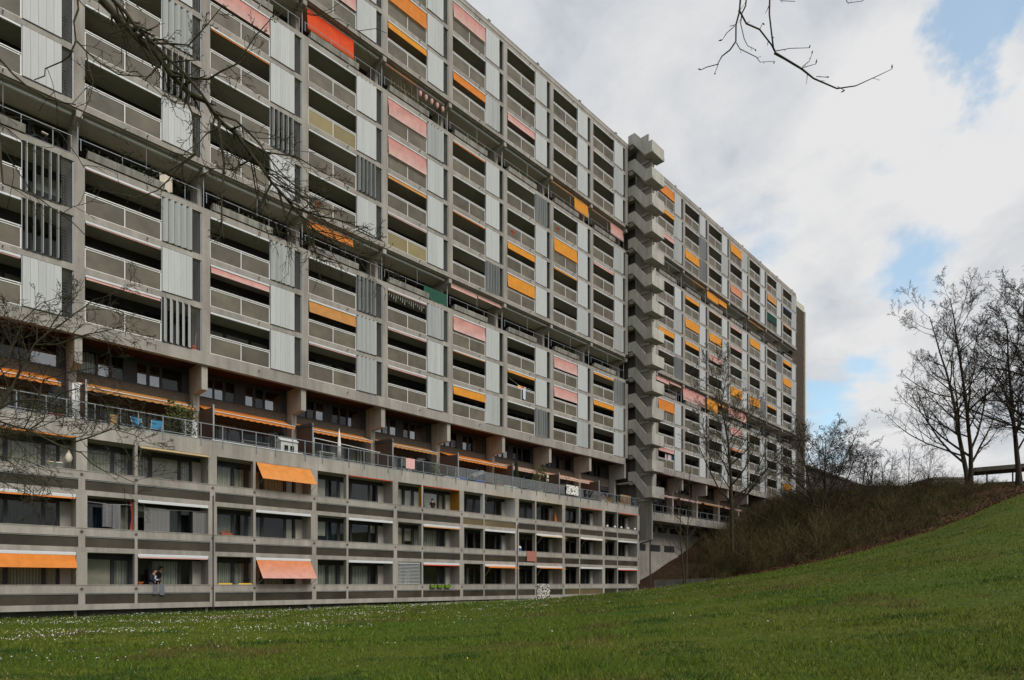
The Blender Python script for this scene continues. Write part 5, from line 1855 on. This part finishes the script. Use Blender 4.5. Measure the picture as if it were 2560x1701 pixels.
p, q = vr(100, (2120 - 1280) / FPX * 100), vr(86, (2480 - 1280) / FPX * 86)
wall_between('garden_wall', 'long low brown wall on top of the bank beyond the tall bare tree', p, q, 12.0, 1.6 + (1458 - 1212) / FPX * 100, 1.6 + (1458 - 1226) / FPX * 86, .4, 'board_brown')
p, q = vr(84, (2462 - 1280) / FPX * 84), vr(80, (2700 - 1280) / FPX * 80)
fb = wall_between('footbridge', 'grey brown footbridge with a flat canopy at the top of the lawn', p, q, 12.2, 1.6 + (1458 - 1207) / FPX * 84, 1.6 + (1458 - 1196) / FPX * 80, 1.8, 'board_brown', 'bridge')
d = Vector((q.x - p.x, q.y - p.y, 0))
nn = Vector((-d.y, d.x, 0)).normalized()
for i in range(4):
    c = d * (.06 + .28 * i)
    put('post', MB().box(c.x - .08, c.x + .08, c.y - .08 + nn.y, c.y + .08 + nn.y, 2.4, 4.25).mesh('post', M['black_metal']), fb)
b = MB()
e0, e1 = -d * .14, d * .72
b.v += [(e0.x - nn.x, e0.y - nn.y, 4.26), (e1.x - nn.x, e1.y - nn.y, 4.5), (e1.x + nn.x * 3, e1.y + nn.y * 3, 4.5), (e0.x + nn.x * 3, e0.y + nn.y * 3, 4.26)]
b.v += [(x, y, z + .55) for x, y, z in b.v]
b.f += [(0, 1, 5, 4), (1, 2, 6, 5), (2, 3, 7, 6), (3, 0, 4, 7), (4, 5, 6, 7), (3, 2, 1, 0)]
put('canopy', b.mesh('canopy', M['concrete_dark']), fb)
p = vr(125, (2335 - 1280) / FPX * 125)
ho = thing('low_building', 'grey low building with a row of windows behind the garden wall', 'building', (p.x, p.y, 12), None, None, -AZ)
put('wall', MB().box(0, 7.2, 0, 7, 0, 10.4).mesh('wall', M['concrete']), ho)
put('roof', MB().box(-.3, 7.5, -.3, 7.3, 10.4, 10.7).mesh('roof', M['roof_slate']), ho)
for i in range(4):
    put('window', MB().box(.6 + i * 1.65, 1.6 + i * 1.65, -.04, -.004, 8.8, 10.0).mesh('window', M['window_glass']), ho)


# ------------------------------------------------------------------ bare trees
class Limbs:
    """grows branches; collects tubes as numpy-ready lists, thick ones apart from thin ones"""

    def __init__(self, seed):
        self.r = random.Random(seed)
        self.v, self.t = [], []
        self.tv, self.tt = [], []

    def tube(self, pts, rad, thick):
        n = 8 if rad[0] > .08 else (6 if rad[0] > .02 else (4 if rad[0] > .008 else 3))
        V, T = (self.tv, self.tt) if thick else (self.v, self.t)
        b = len(V)
        prev = None
        for k, p in enumerate(pts):
            d = (pts[min(k + 1, len(pts) - 1)] - pts[max(k - 1, 0)])
            if d.length < 1e-9:
                d = Vector((0, 0, 1))
            d.normalize()
            if prev is None:
                u = d.cross(Vector((.3, .5, .8))).normalized()
            else:
                u = (prev - d * prev.dot(d)).normalized()
            prev = u
            w = d.cross(u)
            for i in range(n):
                a = 2 * math.pi * i / n
                V.append(p + (u * math.cos(a) + w * math.sin(a)) * rad[k])
        for k in range(len(pts) - 1):
            for i in range(n):
                j = (i + 1) % n
                q = b + k * n
                T.append((q + i, q + j, q + n + j))
                T.append((q + i, q + n + j, q + n + i))

    def wander(self, p, d, length, seg, wig, up, droop=0.0):
        r = self.r
        pts = [p.copy()]
        d = d.normalized()
        for k in range(seg):
            d = (d + Vector((r.gauss(0, wig), r.gauss(0, wig), r.gauss(0, wig) + up - droop * k / seg))).normalized()
            p = p + d * (length / seg)
            pts.append(p.copy())
        return pts

    def spread(self, d, ang):
        r = self.r
        o = d.cross(Vector((r.gauss(0, 1), r.gauss(0, 1), r.gauss(0, 1)))).normalized()
        return (d * math.cos(ang) + o * math.sin(ang)).normalized()

    def grow(self, pts, rad, level, spec):
        """children along a branch; spec[level] = (count, length factor, angle, wiggle, up, first position)"""
        if level >= len(spec):
            return
        cnt, lf, ang, wig, up, t0 = spec[level]
        r = self.r
        L = sum((b - a).length for a, b in zip(pts[:-1], pts[1:]))
        for i in range(cnt):
            f = t0 + (1 - t0) * (i + r.random()) / cnt
            f = min(f, .99)
            k = f * (len(pts) - 1)
            i0 = int(k)
            p = pts[i0].lerp(pts[min(i0 + 1, len(pts) - 1)], k - i0)
            d = (pts[min(i0 + 1, len(pts) - 1)] - pts[i0]).normalized()
            rr_ = rad[i0] + (rad[min(i0 + 1, len(rad) - 1)] - rad[i0]) * (k - i0)
            cl = L * lf * (1.15 - .7 * f) * r.uniform(.65, 1.25)
            cr = max(rr_ * r.uniform(.42, .68), spec_min)
            seg = 5 if level == 0 else (4 if level == 1 else 3)
            cp = self.wander(p, self.spread(d, R(ang) * r.uniform(.7, 1.3)), cl, seg, wig, up)
            crad = [cr * (1 - .75 * q / seg) for q in range(seg + 1)]
            crad = [max(c, spec_min * .7) for c in crad]
            self.tube(cp, crad, False)
            self.grow(cp, crad, level + 1, spec)

    def finish(self, t, mk, name='branches'):
        o = t.location
        off = np.array([o.x, o.y, o.z])
        if self.tv:
            put('trunk', quick_mesh('trunk', np.array([tuple(v) for v in self.tv]) - off, self.tt, M[mk], True), t)
        if self.v:
            put('crown', quick_mesh(name, np.array([tuple(v) for v in self.v]) - off, self.t, M[mk], True), t)['kind'] = 'stuff'


spec_min = .008


def bare_tree(label, base, height, trunks, spec, seed, mk='bark_grey', tr_r=.24, lean=(0, 0), minr=.010, group='bare trees on the bank', clear=.28, splay=.16):
    global spec_min
    spec_min = minr
    t = thing('bare_tree', label, 'tree', base, None, group)
    L = Limbs(seed)
    for k in range(trunks):
        a = 2 * math.pi * k / max(trunks, 1) + .4
        d = Vector((lean[0] + (splay * math.cos(a) if trunks > 1 else 0), lean[1] + (splay * math.sin(a) if trunks > 1 else 0), 1))
        pts = L.wander(Vector(base) + Vector((0, 0, -.3)), d, height * (1 - .08 * k), 9, .045, .03)
        rad = [tr_r * (1 - .08 * k) * (1 - .90 * (q / 9) ** .85) + minr for q in range(10)]
        rad[0] *= 1.35
        L.tube(pts, rad, True)
        s = [(spec[0][0], *spec[0][1:5], clear)] + list(spec[1:])
        L.grow(pts, rad, 0, s)
    L.finish(t, mk)
    return t


def on_ground(px, t, dz=0):
    p = vr(t, (px - 1280) / FPX * t)
    return (p.x, p.y, gz(p.x, p.y) + dz)


SP = [(17, .40, 52, .10, .10, .25), (8, .44, 42, .14, .08, .2), (7, .48, 42, .17, .05, .15), (5, .55, 40, .2, .03, .1)]
bare_tree('slender bare tree in front of the right part of the apartment slab', on_ground(1829, 66), 20.5, 1, [(26, .42, 48, .11, .10, .3)] + SP[1:], 5, 'bark_moss', tr_r=.24, minr=.014, clear=.26)
bare_tree('small leaning bare tree left of the slender one, before the stair', on_ground(1712, 63), 12.5, 2, [(11, .36, 46, .12, .1, .2), (6, .45, 45, .16, .06, .15), (5, .5, 42, .2, .04, .1)], 6, 'bark_moss', .10, minr=.010)
bare_tree('broad bare tree forking low at the far end of the apartment slab', on_ground(2062, 70), 12.5, 4, [(17, .66, 56, .13, .02, .18), (8, .46, 46, .17, .04, .15), (6, .5, 44, .2, .03, .1), (4, .5, 40, .2, .02, .1)], 7, 'bark', .18, (.08, -.03), .014, splay=.42)
bare_tree('tallest bare tree with twin trunks standing near the top of the lawn', on_ground(2425, 76), 25.0, 2, [(22, .40, 50, .10, .13, .2)] + SP[1:], 8, 'bark', .29, minr=.014, clear=.14)
bare_tree('bare tree with dark trunk at the right edge beside the twin trunked tree', on_ground(2548, 70), 18.5, 1, [(20, .46, 54, .13, .08, .2)] + SP[1:], 9, 'bark', .28, (-.03, .02), .015, clear=.2)
bare_tree('bare tree cut off by the right edge, in front of the footbridge', on_ground(2625, 66), 21, 2, [(18, .44, 52, .13, .08, .2)] + SP[1:], 10, 'bark', .28, (-.1, .06), .015, clear=.2)
for q, (px, t_, h, lab) in enumerate(((2150, 100, 9.5, 'small bare tree beyond the broad forked one'), (2215, 108, 11, 'small bare tree in front of the annex roof'), (2270, 118, 14, 'thin bare tree between the annex and the grey low building'),
                                    (2310, 128, 17, 'slim upright bare tree far behind the garden wall'), (2345, 112, 9, 'low bare tree in front of the grey low building'), (2180, 92, 7, 'low twiggy bare tree just behind the bank crest'))):
    bare_tree(lab, on_ground(px, t_), h, 1 + q % 2, [(14, .42, 46, .12, .1, .2), (6, .45, 44, .16, .06, .15), (5, .5, 42, .2, .03, .1)], 20 + q, 'bark', .12, minr=.016, group='small bare trees beyond the bank')


# -- foreground trees: limbs reach into the picture from trunks standing outside it
def traced(L, pts, r0, r1, spec, thick=False, grow=True):
    """a limb through photo points (px, py, depth), finely subdivided and slightly knotted"""
    P_ = [at(*p) if not isinstance(p, Vector) else p for p in pts]
    out = []
    for a, c in zip(P_[:-1], P_[1:]):
        m = max(1, int((c - a).length / .16))
        for i in range(m):
            out.append(a.lerp(c, i / m) + Vector((L.r.gauss(0, .006), L.r.gauss(0, .006), L.r.gauss(0, .006))))
    out.append(P_[-1])
    n = len(out)
    rad = [r0 + (r1 - r0) * i / (n - 1) for i in range(n)]
    rad = [r * L.r.uniform(.92, 1.1) for r in rad]
    L.tube(out, rad, thick)
    if grow:
        L.grow(out, rad, 0, spec)


def z3(lst, d0, d1):
    n = len(lst)
    return [(x, y, d0 + (d1 - d0) * i / (n - 1)) for i, (x, y) in enumerate(lst)]


spec_min = .0042
tb = vr(3.2, -6.4)
t1 = thing('bare_tree', 'mossy bare tree whose drooping limbs cross the upper left of the picture', 'tree', (tb.x, tb.y, gz(tb.x, tb.y)))
L = Limbs(41)
top = vr(4.6, -6.2, 13)
trunk = [Vector((tb.x, tb.y, gz(tb.x, tb.y) - .2)), vr(3.3, -6.4, 3), vr(3.5, -6.4, 6), vr(4.0, -6.3, 9), top]
L.tube(trunk, [.24, .2, .18, .15, .10], True)
TW = [(13, .24, 46, .12, -.02, .05), (5, .5, 44, .15, .0, .2), (2, .5, 40, .15, .0, .3)]
TW2 = [(8, .26, 46, .13, .0, .05), (3, .5, 44, .15, .0, .2)]
main = z3([(255, 0), (296, 46), (343, 93), (389, 136), (429, 189), (475, 236), (514, 254), (550, 304), (600, 343), (636, 393), (679, 457), (732, 518), (789, 575), (850, 618), (905, 638), (957, 654)], 8.0, 8.9)
traced(L, [top, vr(6.2, -5.9, 12.4)] + main[:1], .085, .050, [], False, False)
traced(L, main[:9], .050, .028, [(16, .20, 46, .12, -.03, .03), (4, .5, 44, .15, .0, .2), (2, .5, 40, .15, .0, .3)])
traced(L, main[8:], .028, .006, [(26, .40, 36, .11, .0, .02), (5, .45, 44, .15, .0, .2), (3, .5, 40, .15, .0, .3)])
traced(L, [vr(6.2, -5.9, 12.4)] + z3([(282, 0), (314, 29), (343, 71), (386, 111), (461, 186), (500, 229), (540, 285), (590, 300), (640, 350), (700, 430), (740, 470), (800, 510)], 7.7, 8.4), .055, .004, [(30, .13, 44, .12, -.02, .4), (4, .5, 44, .15, .0, .2), (2, .5, 40, .15, .0, .3)])
for lst, d0, d1, r0, r1 in (
        ([(789, 575), (780, 610), (800, 650), (850, 660)], 8.8, 8.8, .010, .005),
        ([(732, 518), (800, 540), (880, 560), (950, 600)], 8.7, 9.0, .012, .005),
        ([(679, 457), (650, 520), (690, 560), (700, 600)], 8.6, 8.6, .010, .005),
        ([(475, 236), (468, 257), (482, 286), (489, 386), (446, 418), (393, 478), (339, 495), (280, 480)], 8.25, 8.0, .012, .003),
        ([(550, 304), (546, 321), (561, 404), (557, 457), (553, 536), (560, 600)], 8.4, 8.3, .016, .003),
        ([(636, 393), (621, 404), (586, 428), (540, 420), (500, 440)], 8.55, 8.5, .009, .003),
        ([(600, 343), (660, 380), (740, 390), (800, 430), (870, 455)], 8.5, 8.9, .010, .003),
        ([(679, 457), (720, 470), (790, 520), (860, 530)], 8.6, 8.9, .008, .003),
        ([(489, 386), (420, 430), (350, 400), (300, 330)], 8.1, 7.9, .006, .002),
        ([(732, 518), (700, 580), (760, 600), (820, 640)], 8.7, 8.6, .008, .003),
        ([(429, 189), (520, 200), (590, 160), (640, 90), (690, 30)], 8.2, 8.0, .010, .003),
        ([(386, 111), (470, 110), (520, 60), (560, 10)], 7.9, 7.8, .008, .003)):
    traced(L, z3(lst, d0, d1), r0 * 1.45, r1 * 1.3, TW)
left = z3([(195, 0), (196, 21), (187, 57), (193, 104), (175, 143), (154, 155), (114, 175), (111, 193), (86, 200)], 6.9, 7.0)
traced(L, [vr(5.0, -6.0, 12.0)] + left, .03, .005, TW2)
traced(L, z3([(193, 104), (214, 129), (243, 154), (296, 189), (357, 196), (404, 236), (440, 260)], 6.95, 7.2), .012, .003, TW2)
traced(L, z3([(214, 129), (230, 200), (225, 250), (200, 300), (215, 330)], 6.95, 6.9), .008, .003, TW2)
traced(L, [vr(5.0, -5.9, 9.5)] + z3([(-40, 120), (0, 146), (36, 186), (71, 218), (114, 246), (154, 261), (190, 262)], 6.6, 6.9), .03, .006, TW2)
traced(L, [vr(5.0, -5.9, 8.6)] + z3([(-40, 330), (0, 357), (7, 460), (46, 471), (100, 500), (178, 553), (215, 590)], 6.6, 6.8), .026, .005, TW2)
traced(L, [vr(5.0, -5.6, 9.0)] + z3([(-50, 260), (20, 290), (90, 300), (150, 330), (195, 395), (210, 420)], 6.8, 7.0), .016, .004, TW2)
traced(L, [vr(6.4, -3.6, 12.0)] + z3([(640, -60), (689, 4), (736, 25), (779, 39), (807, 39), (839, 25)], 7.6, 7.8), .016, .003, [(4, .2, 44, .12, 0, .2)])
traced(L, [vr(6.4, -3.6, 12.0)] + z3([(690, -60), (764, 32), (850, 50), (893, 75), (939, 73), (968, 84)], 7.6, 7.9), .012, .003, [(4, .2, 44, .12, 0, .2)])
L.finish(t1, 'bark_moss')

spec_min = .0043
tb = vr(9.2, -10.4)
t2 = thing('bare_tree', 'fine twigged bare tree reaching in from the left edge before the terrace', 'tree', (tb.x, tb.y, gz(tb.x, tb.y)))
L = Limbs(57)
trunk = [Vector((tb.x, tb.y, gz(tb.x, tb.y) - .2)), vr(9.2, -10.2, 2.2), vr(9.3, -9.9, 3.6), vr(9.5, -9.7, 5.5), vr(9.6, -9.6, 8)]
L.tube(trunk, [.17, .13, .11, .08, .04], True)
TX = [(19, .32, 50, .16, .0, .04), (6, .5, 46, .18, .0, .15), (3, .5, 42, .18, .0, .2)]
st_ = vr(9.3, -9.9, 3.6)
for lst, d0, d1, r0, r1 in (
        ([(-60, 1090), (0, 1018), (29, 975), (57, 911), (86, 861), (118, 832), (154, 814), (186, 786), (232, 750), (286, 736), (311, 729)], 9.4, 9.9, .038, .004),
        ([(-60, 1040), (0, 1021), (28, 1005), (65, 999), (93, 1003), (121, 1010), (152, 982), (195, 973), (240, 990), (300, 985), (330, 1008)], 9.4, 9.9, .036, .004),
        ([(-60, 1040), (0, 1055), (33, 1066), (72, 1075), (108, 1094), (152, 1116), (202, 1131), (228, 1157), (260, 1177), (288, 1185), (340, 1209)], 9.5, 9.8, .032, .004)):
    traced(L, [st_] + z3(lst, d0, d1), r0, r1, TX)
TY = [(14, .36, 50, .16, .0, .04), (5, .5, 46, .18, .0, .15), (3, .5, 42, .18, .0, .2)]
for lst, d0, d1, r0, r1 in (
        ([(86, 861), (143, 864), (193, 843), (250, 832), (304, 818), (343, 843), (372, 838)], 9.6, 9.9, .016, .003),
        ([(72, 1075), (108, 1051), (121, 1012), (150, 1060), (200, 1050)], 9.6, 9.9, .014, .003),
        ([(184, 1107), (234, 1092), (282, 1073), (336, 1088), (369, 1107), (402, 1108)], 9.7, 9.9, .014, .003),
        ([(57, 911), (20, 850), (0, 800), (30, 760)], 9.5, 9.3, .012, .003),
        ([(118, 832), (150, 780), (190, 740), (210, 700)], 9.7, 9.9, .010, .003),
        ([(121, 1010), (180, 1020), (230, 1050), (300, 1040), (350, 1030)], 9.8, 9.9, .012, .003),
        ([(93, 1003), (110, 950), (170, 930), (240, 920), (300, 930)], 9.7, 9.9, .012, .003),
        ([(-50, 960), (20, 900), (60, 800), (100, 760), (160, 740)], 9.3, 9.6, .016, .003),
        ([(-60, 1180), (0, 1190), (50, 1200), (90, 1240), (120, 1250)], 9.3, 9.5, .012, .003),
        ([(-60, 1150), (0, 1140), (60, 1150), (130, 1180), (80, 1290)], 9.3, 9.5, .010, .003)):
    traced(L, z3(lst, d0, d1), r0, r1, TY)
L.finish(t2, 'bark_moss')

spec_min = .0030
tb = vr(-1.8, 4.2)
t3 = thing('bare_tree', 'bare tree whose budding twigs hang into the sky at the top right', 'tree', (tb.x, tb.y, gz(tb.x, tb.y)))
L = Limbs(63)
L.tube([Vector((tb.x, tb.y, gz(tb.x, tb.y) - .2)), vr(-1.7, 4.1, 4), vr(-1.2, 3.9, 8), vr(.4, 3.6, 11)], [.2, .16, .12, .07], True)
lim = [vr(.4, 3.6, 11), vr(3.0, 3.1, 11.2), vr(5.0, 2.6, 10.2)]
TB_ = [(5, .12, 45, .12, .02, .3)]
traced(L, lim + [(1853, -120, 6.4), (1851, 0, 6.5), (1847, 29, 6.5), (1839, 63, 6.5), (1839, 105, 6.5), (1824, 126, 6.5), (1805, 143, 6.5), (1795, 162, 6.5), (1767, 170, 6.5), (1753, 175, 6.5)], .05, .0035, [])
for lst, r0, r1 in (([(1841, 109), (1849, 126), (1891, 145), (1902, 154), (1934, 154)], .006, .003), ([(1858, -60), (1864, 0), (1864, 17), (1856, 34), (1851, 60), (1860, 100), (1870, 112), (1888, 124)], .009, .003),
                    ([(1849, 25), (1851, 29), (1866, 59), (1900, 74), (1929, 114), (1938, 130)], .010, .008), ([(1938, 130), (1963, 147), (2005, 173), (2035, 196), (2093, 219), (2140, 215), (2194, 196), (2230, 173)], .012, .003),
                    ([(1930, -70), (1925, 0), (1923, 34), (1927, 80), (1931, 122), (1938, 130)], .009, .012), ([(1938, 126), (1976, 122), (2024, 120)], .005, .003), ([(2005, 168), (2022, 154), (2030, 135)], .005, .003),
                    ([(2039, 194), (2072, 194)], .004, .003), ([(2093, 219), (2112, 227)], .004, .004), ([(1839, 63), (1815, 85), (1806, 100)], .005, .003), ([(1900, 74), (1906, 60)], .004, .003), ([(1795, 162), (1786, 186)], .004, .003),
                    ([(1838, 63), (1824, 66)], .004, .003), ([(2005, 172), (2040, 160)], .004, .003), ([(1950, -30), (1950, 2), (1988, 4)], .005, .003), ([(2117, -30), (2117, 2), (2122, 8), (2157, 3)], .005, .003)):
    traced(L, z3(lst, 6.5, 6.55), r0, r1, [(3, .10, 50, .1, .0, .1)])
# a trunk link for the strands that start above the frame
for px in (1858, 1930, 1950, 2117):
    traced(L, [lim[2], (px, -60 if px < 1945 else -30, 6.5)], .014, .009, [], False, False)
L.finish(t3, 'bark')
bud = MB().lathe([(.001, 0), (.007, .012), (.006, .026), (.001, .042)], 6).mesh('bud', M['bark'], True)
for k, (px, py) in enumerate(((2230, 173), (2024, 120), (2030, 135), (2112, 227), (2072, 194), (1753, 175), (1786, 186), (1934, 160), (1888, 124), (2040, 160), (2157, 3), (1906, 58), (1806, 100))):
    p = at(px, py, 6.55)
    o = put('bud', bud, t3, p - t3.location)
    o.rotation_euler = (rnd.uniform(-2, 2), rnd.uniform(-2, 2), rnd.uniform(0, 6))

# ------------------------------------------------------------------ thicket on the bank
def thicket():
    n = 2500
    X = 57.6 + nrs.rand(n) ** .85 * 43
    Y = -12 + nrs.rand(n) * 49
    # the bank is open leaf litter near its upper right end
    keep = nrs.rand(n) < np.clip((Y - 7) / 13, .07, 1)
    keep &= ~((Y > 33.0) & (X < 68))
    keep &= ~((X < 60) & (nrs.rand(n) < .6))
    X, Y = X[keep], Y[keep]
    n = len(X)
    hgt = (1.0 + 2.5 * nrs.rand(n) ** 1.3) * np.clip((Y - 3) / 20, .22, 1.0) * np.clip((X - 56.5) / 5, .4, 1) * np.where(X > 86, .75, 1) * np.where(nrs.rand(n) < .12, 1.75, 1)
    m = 30
    N_ = n * m
    bx = np.repeat(X, m) + nrs.randn(N_) * .35
    by = np.repeat(Y, m) + nrs.randn(N_) * .35
    hh = np.repeat(hgt, m) * (.5 + .6 * nrs.rand(N_))
    bz_ = ground_z(bx, by) - .05
    ang = nrs.rand(N_) * 6.283
    lean = (.25 + .9 * nrs.rand(N_)) * hh * .75
    b0 = np.stack([bx, by, bz_], 1)
    m0 = np.stack([bx + np.cos(ang) * lean * .30, by + np.sin(ang) * lean * .30, bz_ + hh * .55], 1) + nrs.randn(N_, 3) * .05
    t0 = np.stack([bx + np.cos(ang) * lean, by + np.sin(ang) * lean, bz_ + hh * (.8 + .3 * nrs.rand(N_))], 1)

    def strips(a, b, w0, w1):
        d = b - a
        e = np.cross(d, nrs.randn(len(a), 3))
        e /= np.linalg.norm(e, axis=1)[:, None] + 1e-9
        V = np.stack([a - e * w0[:, None], a + e * w0[:, None], b + e * w1[:, None], b - e * w1[:, None]], 1).reshape(-1, 3)
        q = np.arange(len(a)) * 4
        return V, np.concatenate([np.stack([q, q + 1, q + 2], 1), np.stack([q, q + 2, q + 3], 1)])
    w = .010 + .010 * nrs.rand(N_)
    VS, TS, CS, off = [], [], [], 0
    tone = np.repeat(.45 + 1.35 * nrs.rand(n), m) * (.7 + .6 * nrs.rand(N_))
    hue = np.repeat(nrs.rand(n) < .55, m)[:, None]
    col = np.where(hue, np.array([.066, .060, .026]), np.array([.080, .054, .030])) * tone[:, None]

    def add(V, T, c):
        nonlocal off
        VS.append(V)
        TS.append(T + off)
        CS.append(np.repeat(c, len(V) // len(c), 0))
        off += len(V)
    add(*strips(b0, m0, w, w * .8), col)
    add(*strips(m0, t0, w * .8, w * .3), col)
    # side twigs leave the stems at every height, in every direction
    for rep_ in range(4):
        f = nrs.rand(N_)[:, None]
        lo = nrs.rand(N_) < .45
        p = np.where(lo[:, None], b0 + (m0 - b0) * (.4 + .6 * f), m0 + (t0 - m0) * f)
        d = nrs.randn(N_, 3) + np.array([0, 0, .35])
        d /= np.linalg.norm(d, axis=1)[:, None]
        L = (.15 + .45 * nrs.rand(N_)) * np.clip(hh, .6, 1.6) * .8
        q = p + d * L[:, None]
        add(*strips(p, q, w * .45, w * .25), col)
        if rep_ < 2:
            g = np.repeat(nrs.rand(n) < .62, m) & (nrs.rand(N_) < .7)
            qq, dd = q[g], d[g]
            lc = np.array([.082, .088, .020]) * (.5 + .8 * nrs.rand(len(qq)))[:, None]
            add(*strips(qq, qq + dd * .07 + nrs.randn(len(qq), 3) * .02, np.full(len(qq), .022), np.full(len(qq), .012)), lc)
    # dead leaves lying about on the slope
    k = 60000
    lx, ly = EDGE_X + .1 + nrs.rand(k) ** 1.2 * 40, -14 + nrs.rand(k) * 47
    p = np.stack([lx, ly, ground_z(lx, ly) + .015 + .03 * nrs.rand(k)], 1)
    d = nrs.randn(k, 3) * np.array([1, 1, .35])
    d /= np.linalg.norm(d, axis=1)[:, None]
    lc = np.array([.135, .075, .040]) * (.35 + 1.0 * nrs.rand(k))[:, None]
    add(*strips(p, p + d * .13, np.full(k, .045), np.full(k, .03)), lc)
    return quick_mesh('thicket', np.concatenate(VS), np.concatenate(TS), M['twig_tint'], False, np.concatenate(CS))


put('shrub_thicket', thicket(), None, (0, 0, 0), 0, 'brown leafless thicket covering the bank beside the lawn', 'stuff')['category'] = 'shrubs'


# ------------------------------------------------------------------ grass and daisies
def grass():
    n = 520000
    # depth spread so that blades per picture area stay even
    q = nrs.rand(n)
    t = (4.6 ** .45 + q * (66 ** .45 - 4.6 ** .45)) ** (1 / .45)
    u = -1.02 + 2.04 * nrs.rand(n)
    x = VX * t + RX * u * t
    y = VY * t + RY * u * t
    k = (x < EDGE_X + .8) & (y < DB + .4)
    x, y, t = x[k], y[k], t[k]
    n = len(x)
    patch = .5 + .5 * vnoise(x, y, .55, 4.0)
    patch2 = .5 + .5 * vnoise(x, y, 1.9, 9.0)
    h = (.030 + .050 * nrs.rand(n)) * (.45 + 1.0 * patch) * (1 + .9 * (patch2 > .78))
    tall = nrs.rand(n) < .03
    h = np.where(tall, h * 1.9, h)
    near_edge = np.clip((y - 33.5) / 2.5, 0, 1)
    h = h * (1 + 1.3 * near_edge * nrs.rand(n))
    w = (.0022 + .00034 * t) * (.7 + .6 * nrs.rand(n))
    a = nrs.rand(n) * 6.283
    la = nrs.rand(n) * 6.283
    lean = h * (.25 + .75 * nrs.rand(n))
    z = ground_z(x, y) - .004
    wx, wy = np.cos(a) * w, np.sin(a) * w
    V = np.stack([np.stack([x - wx, y - wy, z], 1), np.stack([x + wx, y + wy, z], 1), np.stack([x + np.cos(la) * lean, y + np.sin(la) * lean, z + h], 1)], 1).reshape(-1, 3)
    T = np.arange(n * 3).reshape(-1, 3)
    g = np.array([.060, .108, .011])
    yel = np.array([.112, .124, .017])
    dark = np.array([.026, .060, .012])
    straw = np.array([.27, .25, .10])
    mixv = np.clip(.75 * (.5 + .6 * vnoise(x, y, .19, 6.0)) + .25 * vnoise(x, y, .7, 2.0) + .35 * nrs.rand(n) - .05, 0, 1)[:, None]
    c = g * (1 - mixv) + yel * mixv
    broad = vnoise(x, y, .11, 8.0)[:, None]
    c = c * (1.30 + .32 * broad)
    clover = (vnoise(x, y, .8, 12.0) + .6 * vnoise(x, y, 2.1, 3.3) > .62)[:, None]
    c = np.where(clover, np.array([.034, .085, .016]), c)
    worn = (vnoise(x, y, .5, 21.0) + .5 * vnoise(x, y, 1.6, 5.5) > .62)[:, None]
    c = np.where(worn, np.array([.125, .105, .035]), c)
    dk = (nrs.rand(n) < .18)[:, None]
    c = np.where(dk, dark, c)
    c = np.where((nrs.rand(n) < .035)[:, None], straw, c)
    c = c * (.75 + .5 * nrs.rand(n))[:, None]
    return quick_mesh('grass', V, T, M['grass_tint'], False, np.repeat(c, 3, 0))


put('grass', grass(), None, (0, 0, 0), 0, 'short green lawn grass with taller tufts', 'stuff')['category'] = 'grass'


def daisies():
    n = 120000
    t = 8 + 60 * nrs.rand(n)
    u = -.95 + 1.85 * nrs.rand(n)
    x = VX * t + RX * u * t
    y = VY * t + RY * u * t
    clump = vnoise(x, y, .6, 2.0) + .8 * vnoise(x, y, 1.7, 5.0)
    band = np.clip((y - 13) / 12, 0, 1) * (x < 47) * np.clip((40 - x) / 30 + .35, .2, 1)
    dens = np.where(clump > .2, .50, .03) * band + .010 * (clump > .2)
    dens = dens * np.where(t < 16, .45, 1.0) * np.where(x > 30, .6, 1.0)
    k = (nrs.rand(n) < dens) & (y < DB - .1) & (x < EDGE_X - 1)
    x, y, t = x[k], y[k], t[k]
    n = len(x)
    z = ground_z(x, y) + .07 + .06 * nrs.rand(n)
    r = .008 + .009 * nrs.rand(n)
    V, T, C = [], [], []
    col = np.where((nrs.rand(n) < .05)[:, None], np.array([.60, .42, .04]), np.array([.72, .72, .70]))
    tx, ty = nrs.randn(n) * .35, nrs.randn(n) * .35 - .3
    ring = []
    for i in range(6):
        a = i * math.pi / 3
        px, py = np.cos(a) * r, np.sin(a) * r
        ring.append(np.stack([x + px, y + py, z - px * tx - py * ty], 1))
    ring.append(np.stack([x, y, z + .004], 1))
    V = np.stack(ring, 1).reshape(-1, 3)
    b = np.arange(n) * 7
    T = np.concatenate([np.stack([b + i, b + (i + 1) % 6, b + 6], 1) for i in range(6)])
    return quick_mesh('daisies', V, T, M['twig_tint'], False, np.repeat(col, 7, 0))


put('daisies', daisies(), None, (0, 0, 0), 0, 'white daisies scattered through the lawn before the block', 'stuff')['category'] = 'flowers'
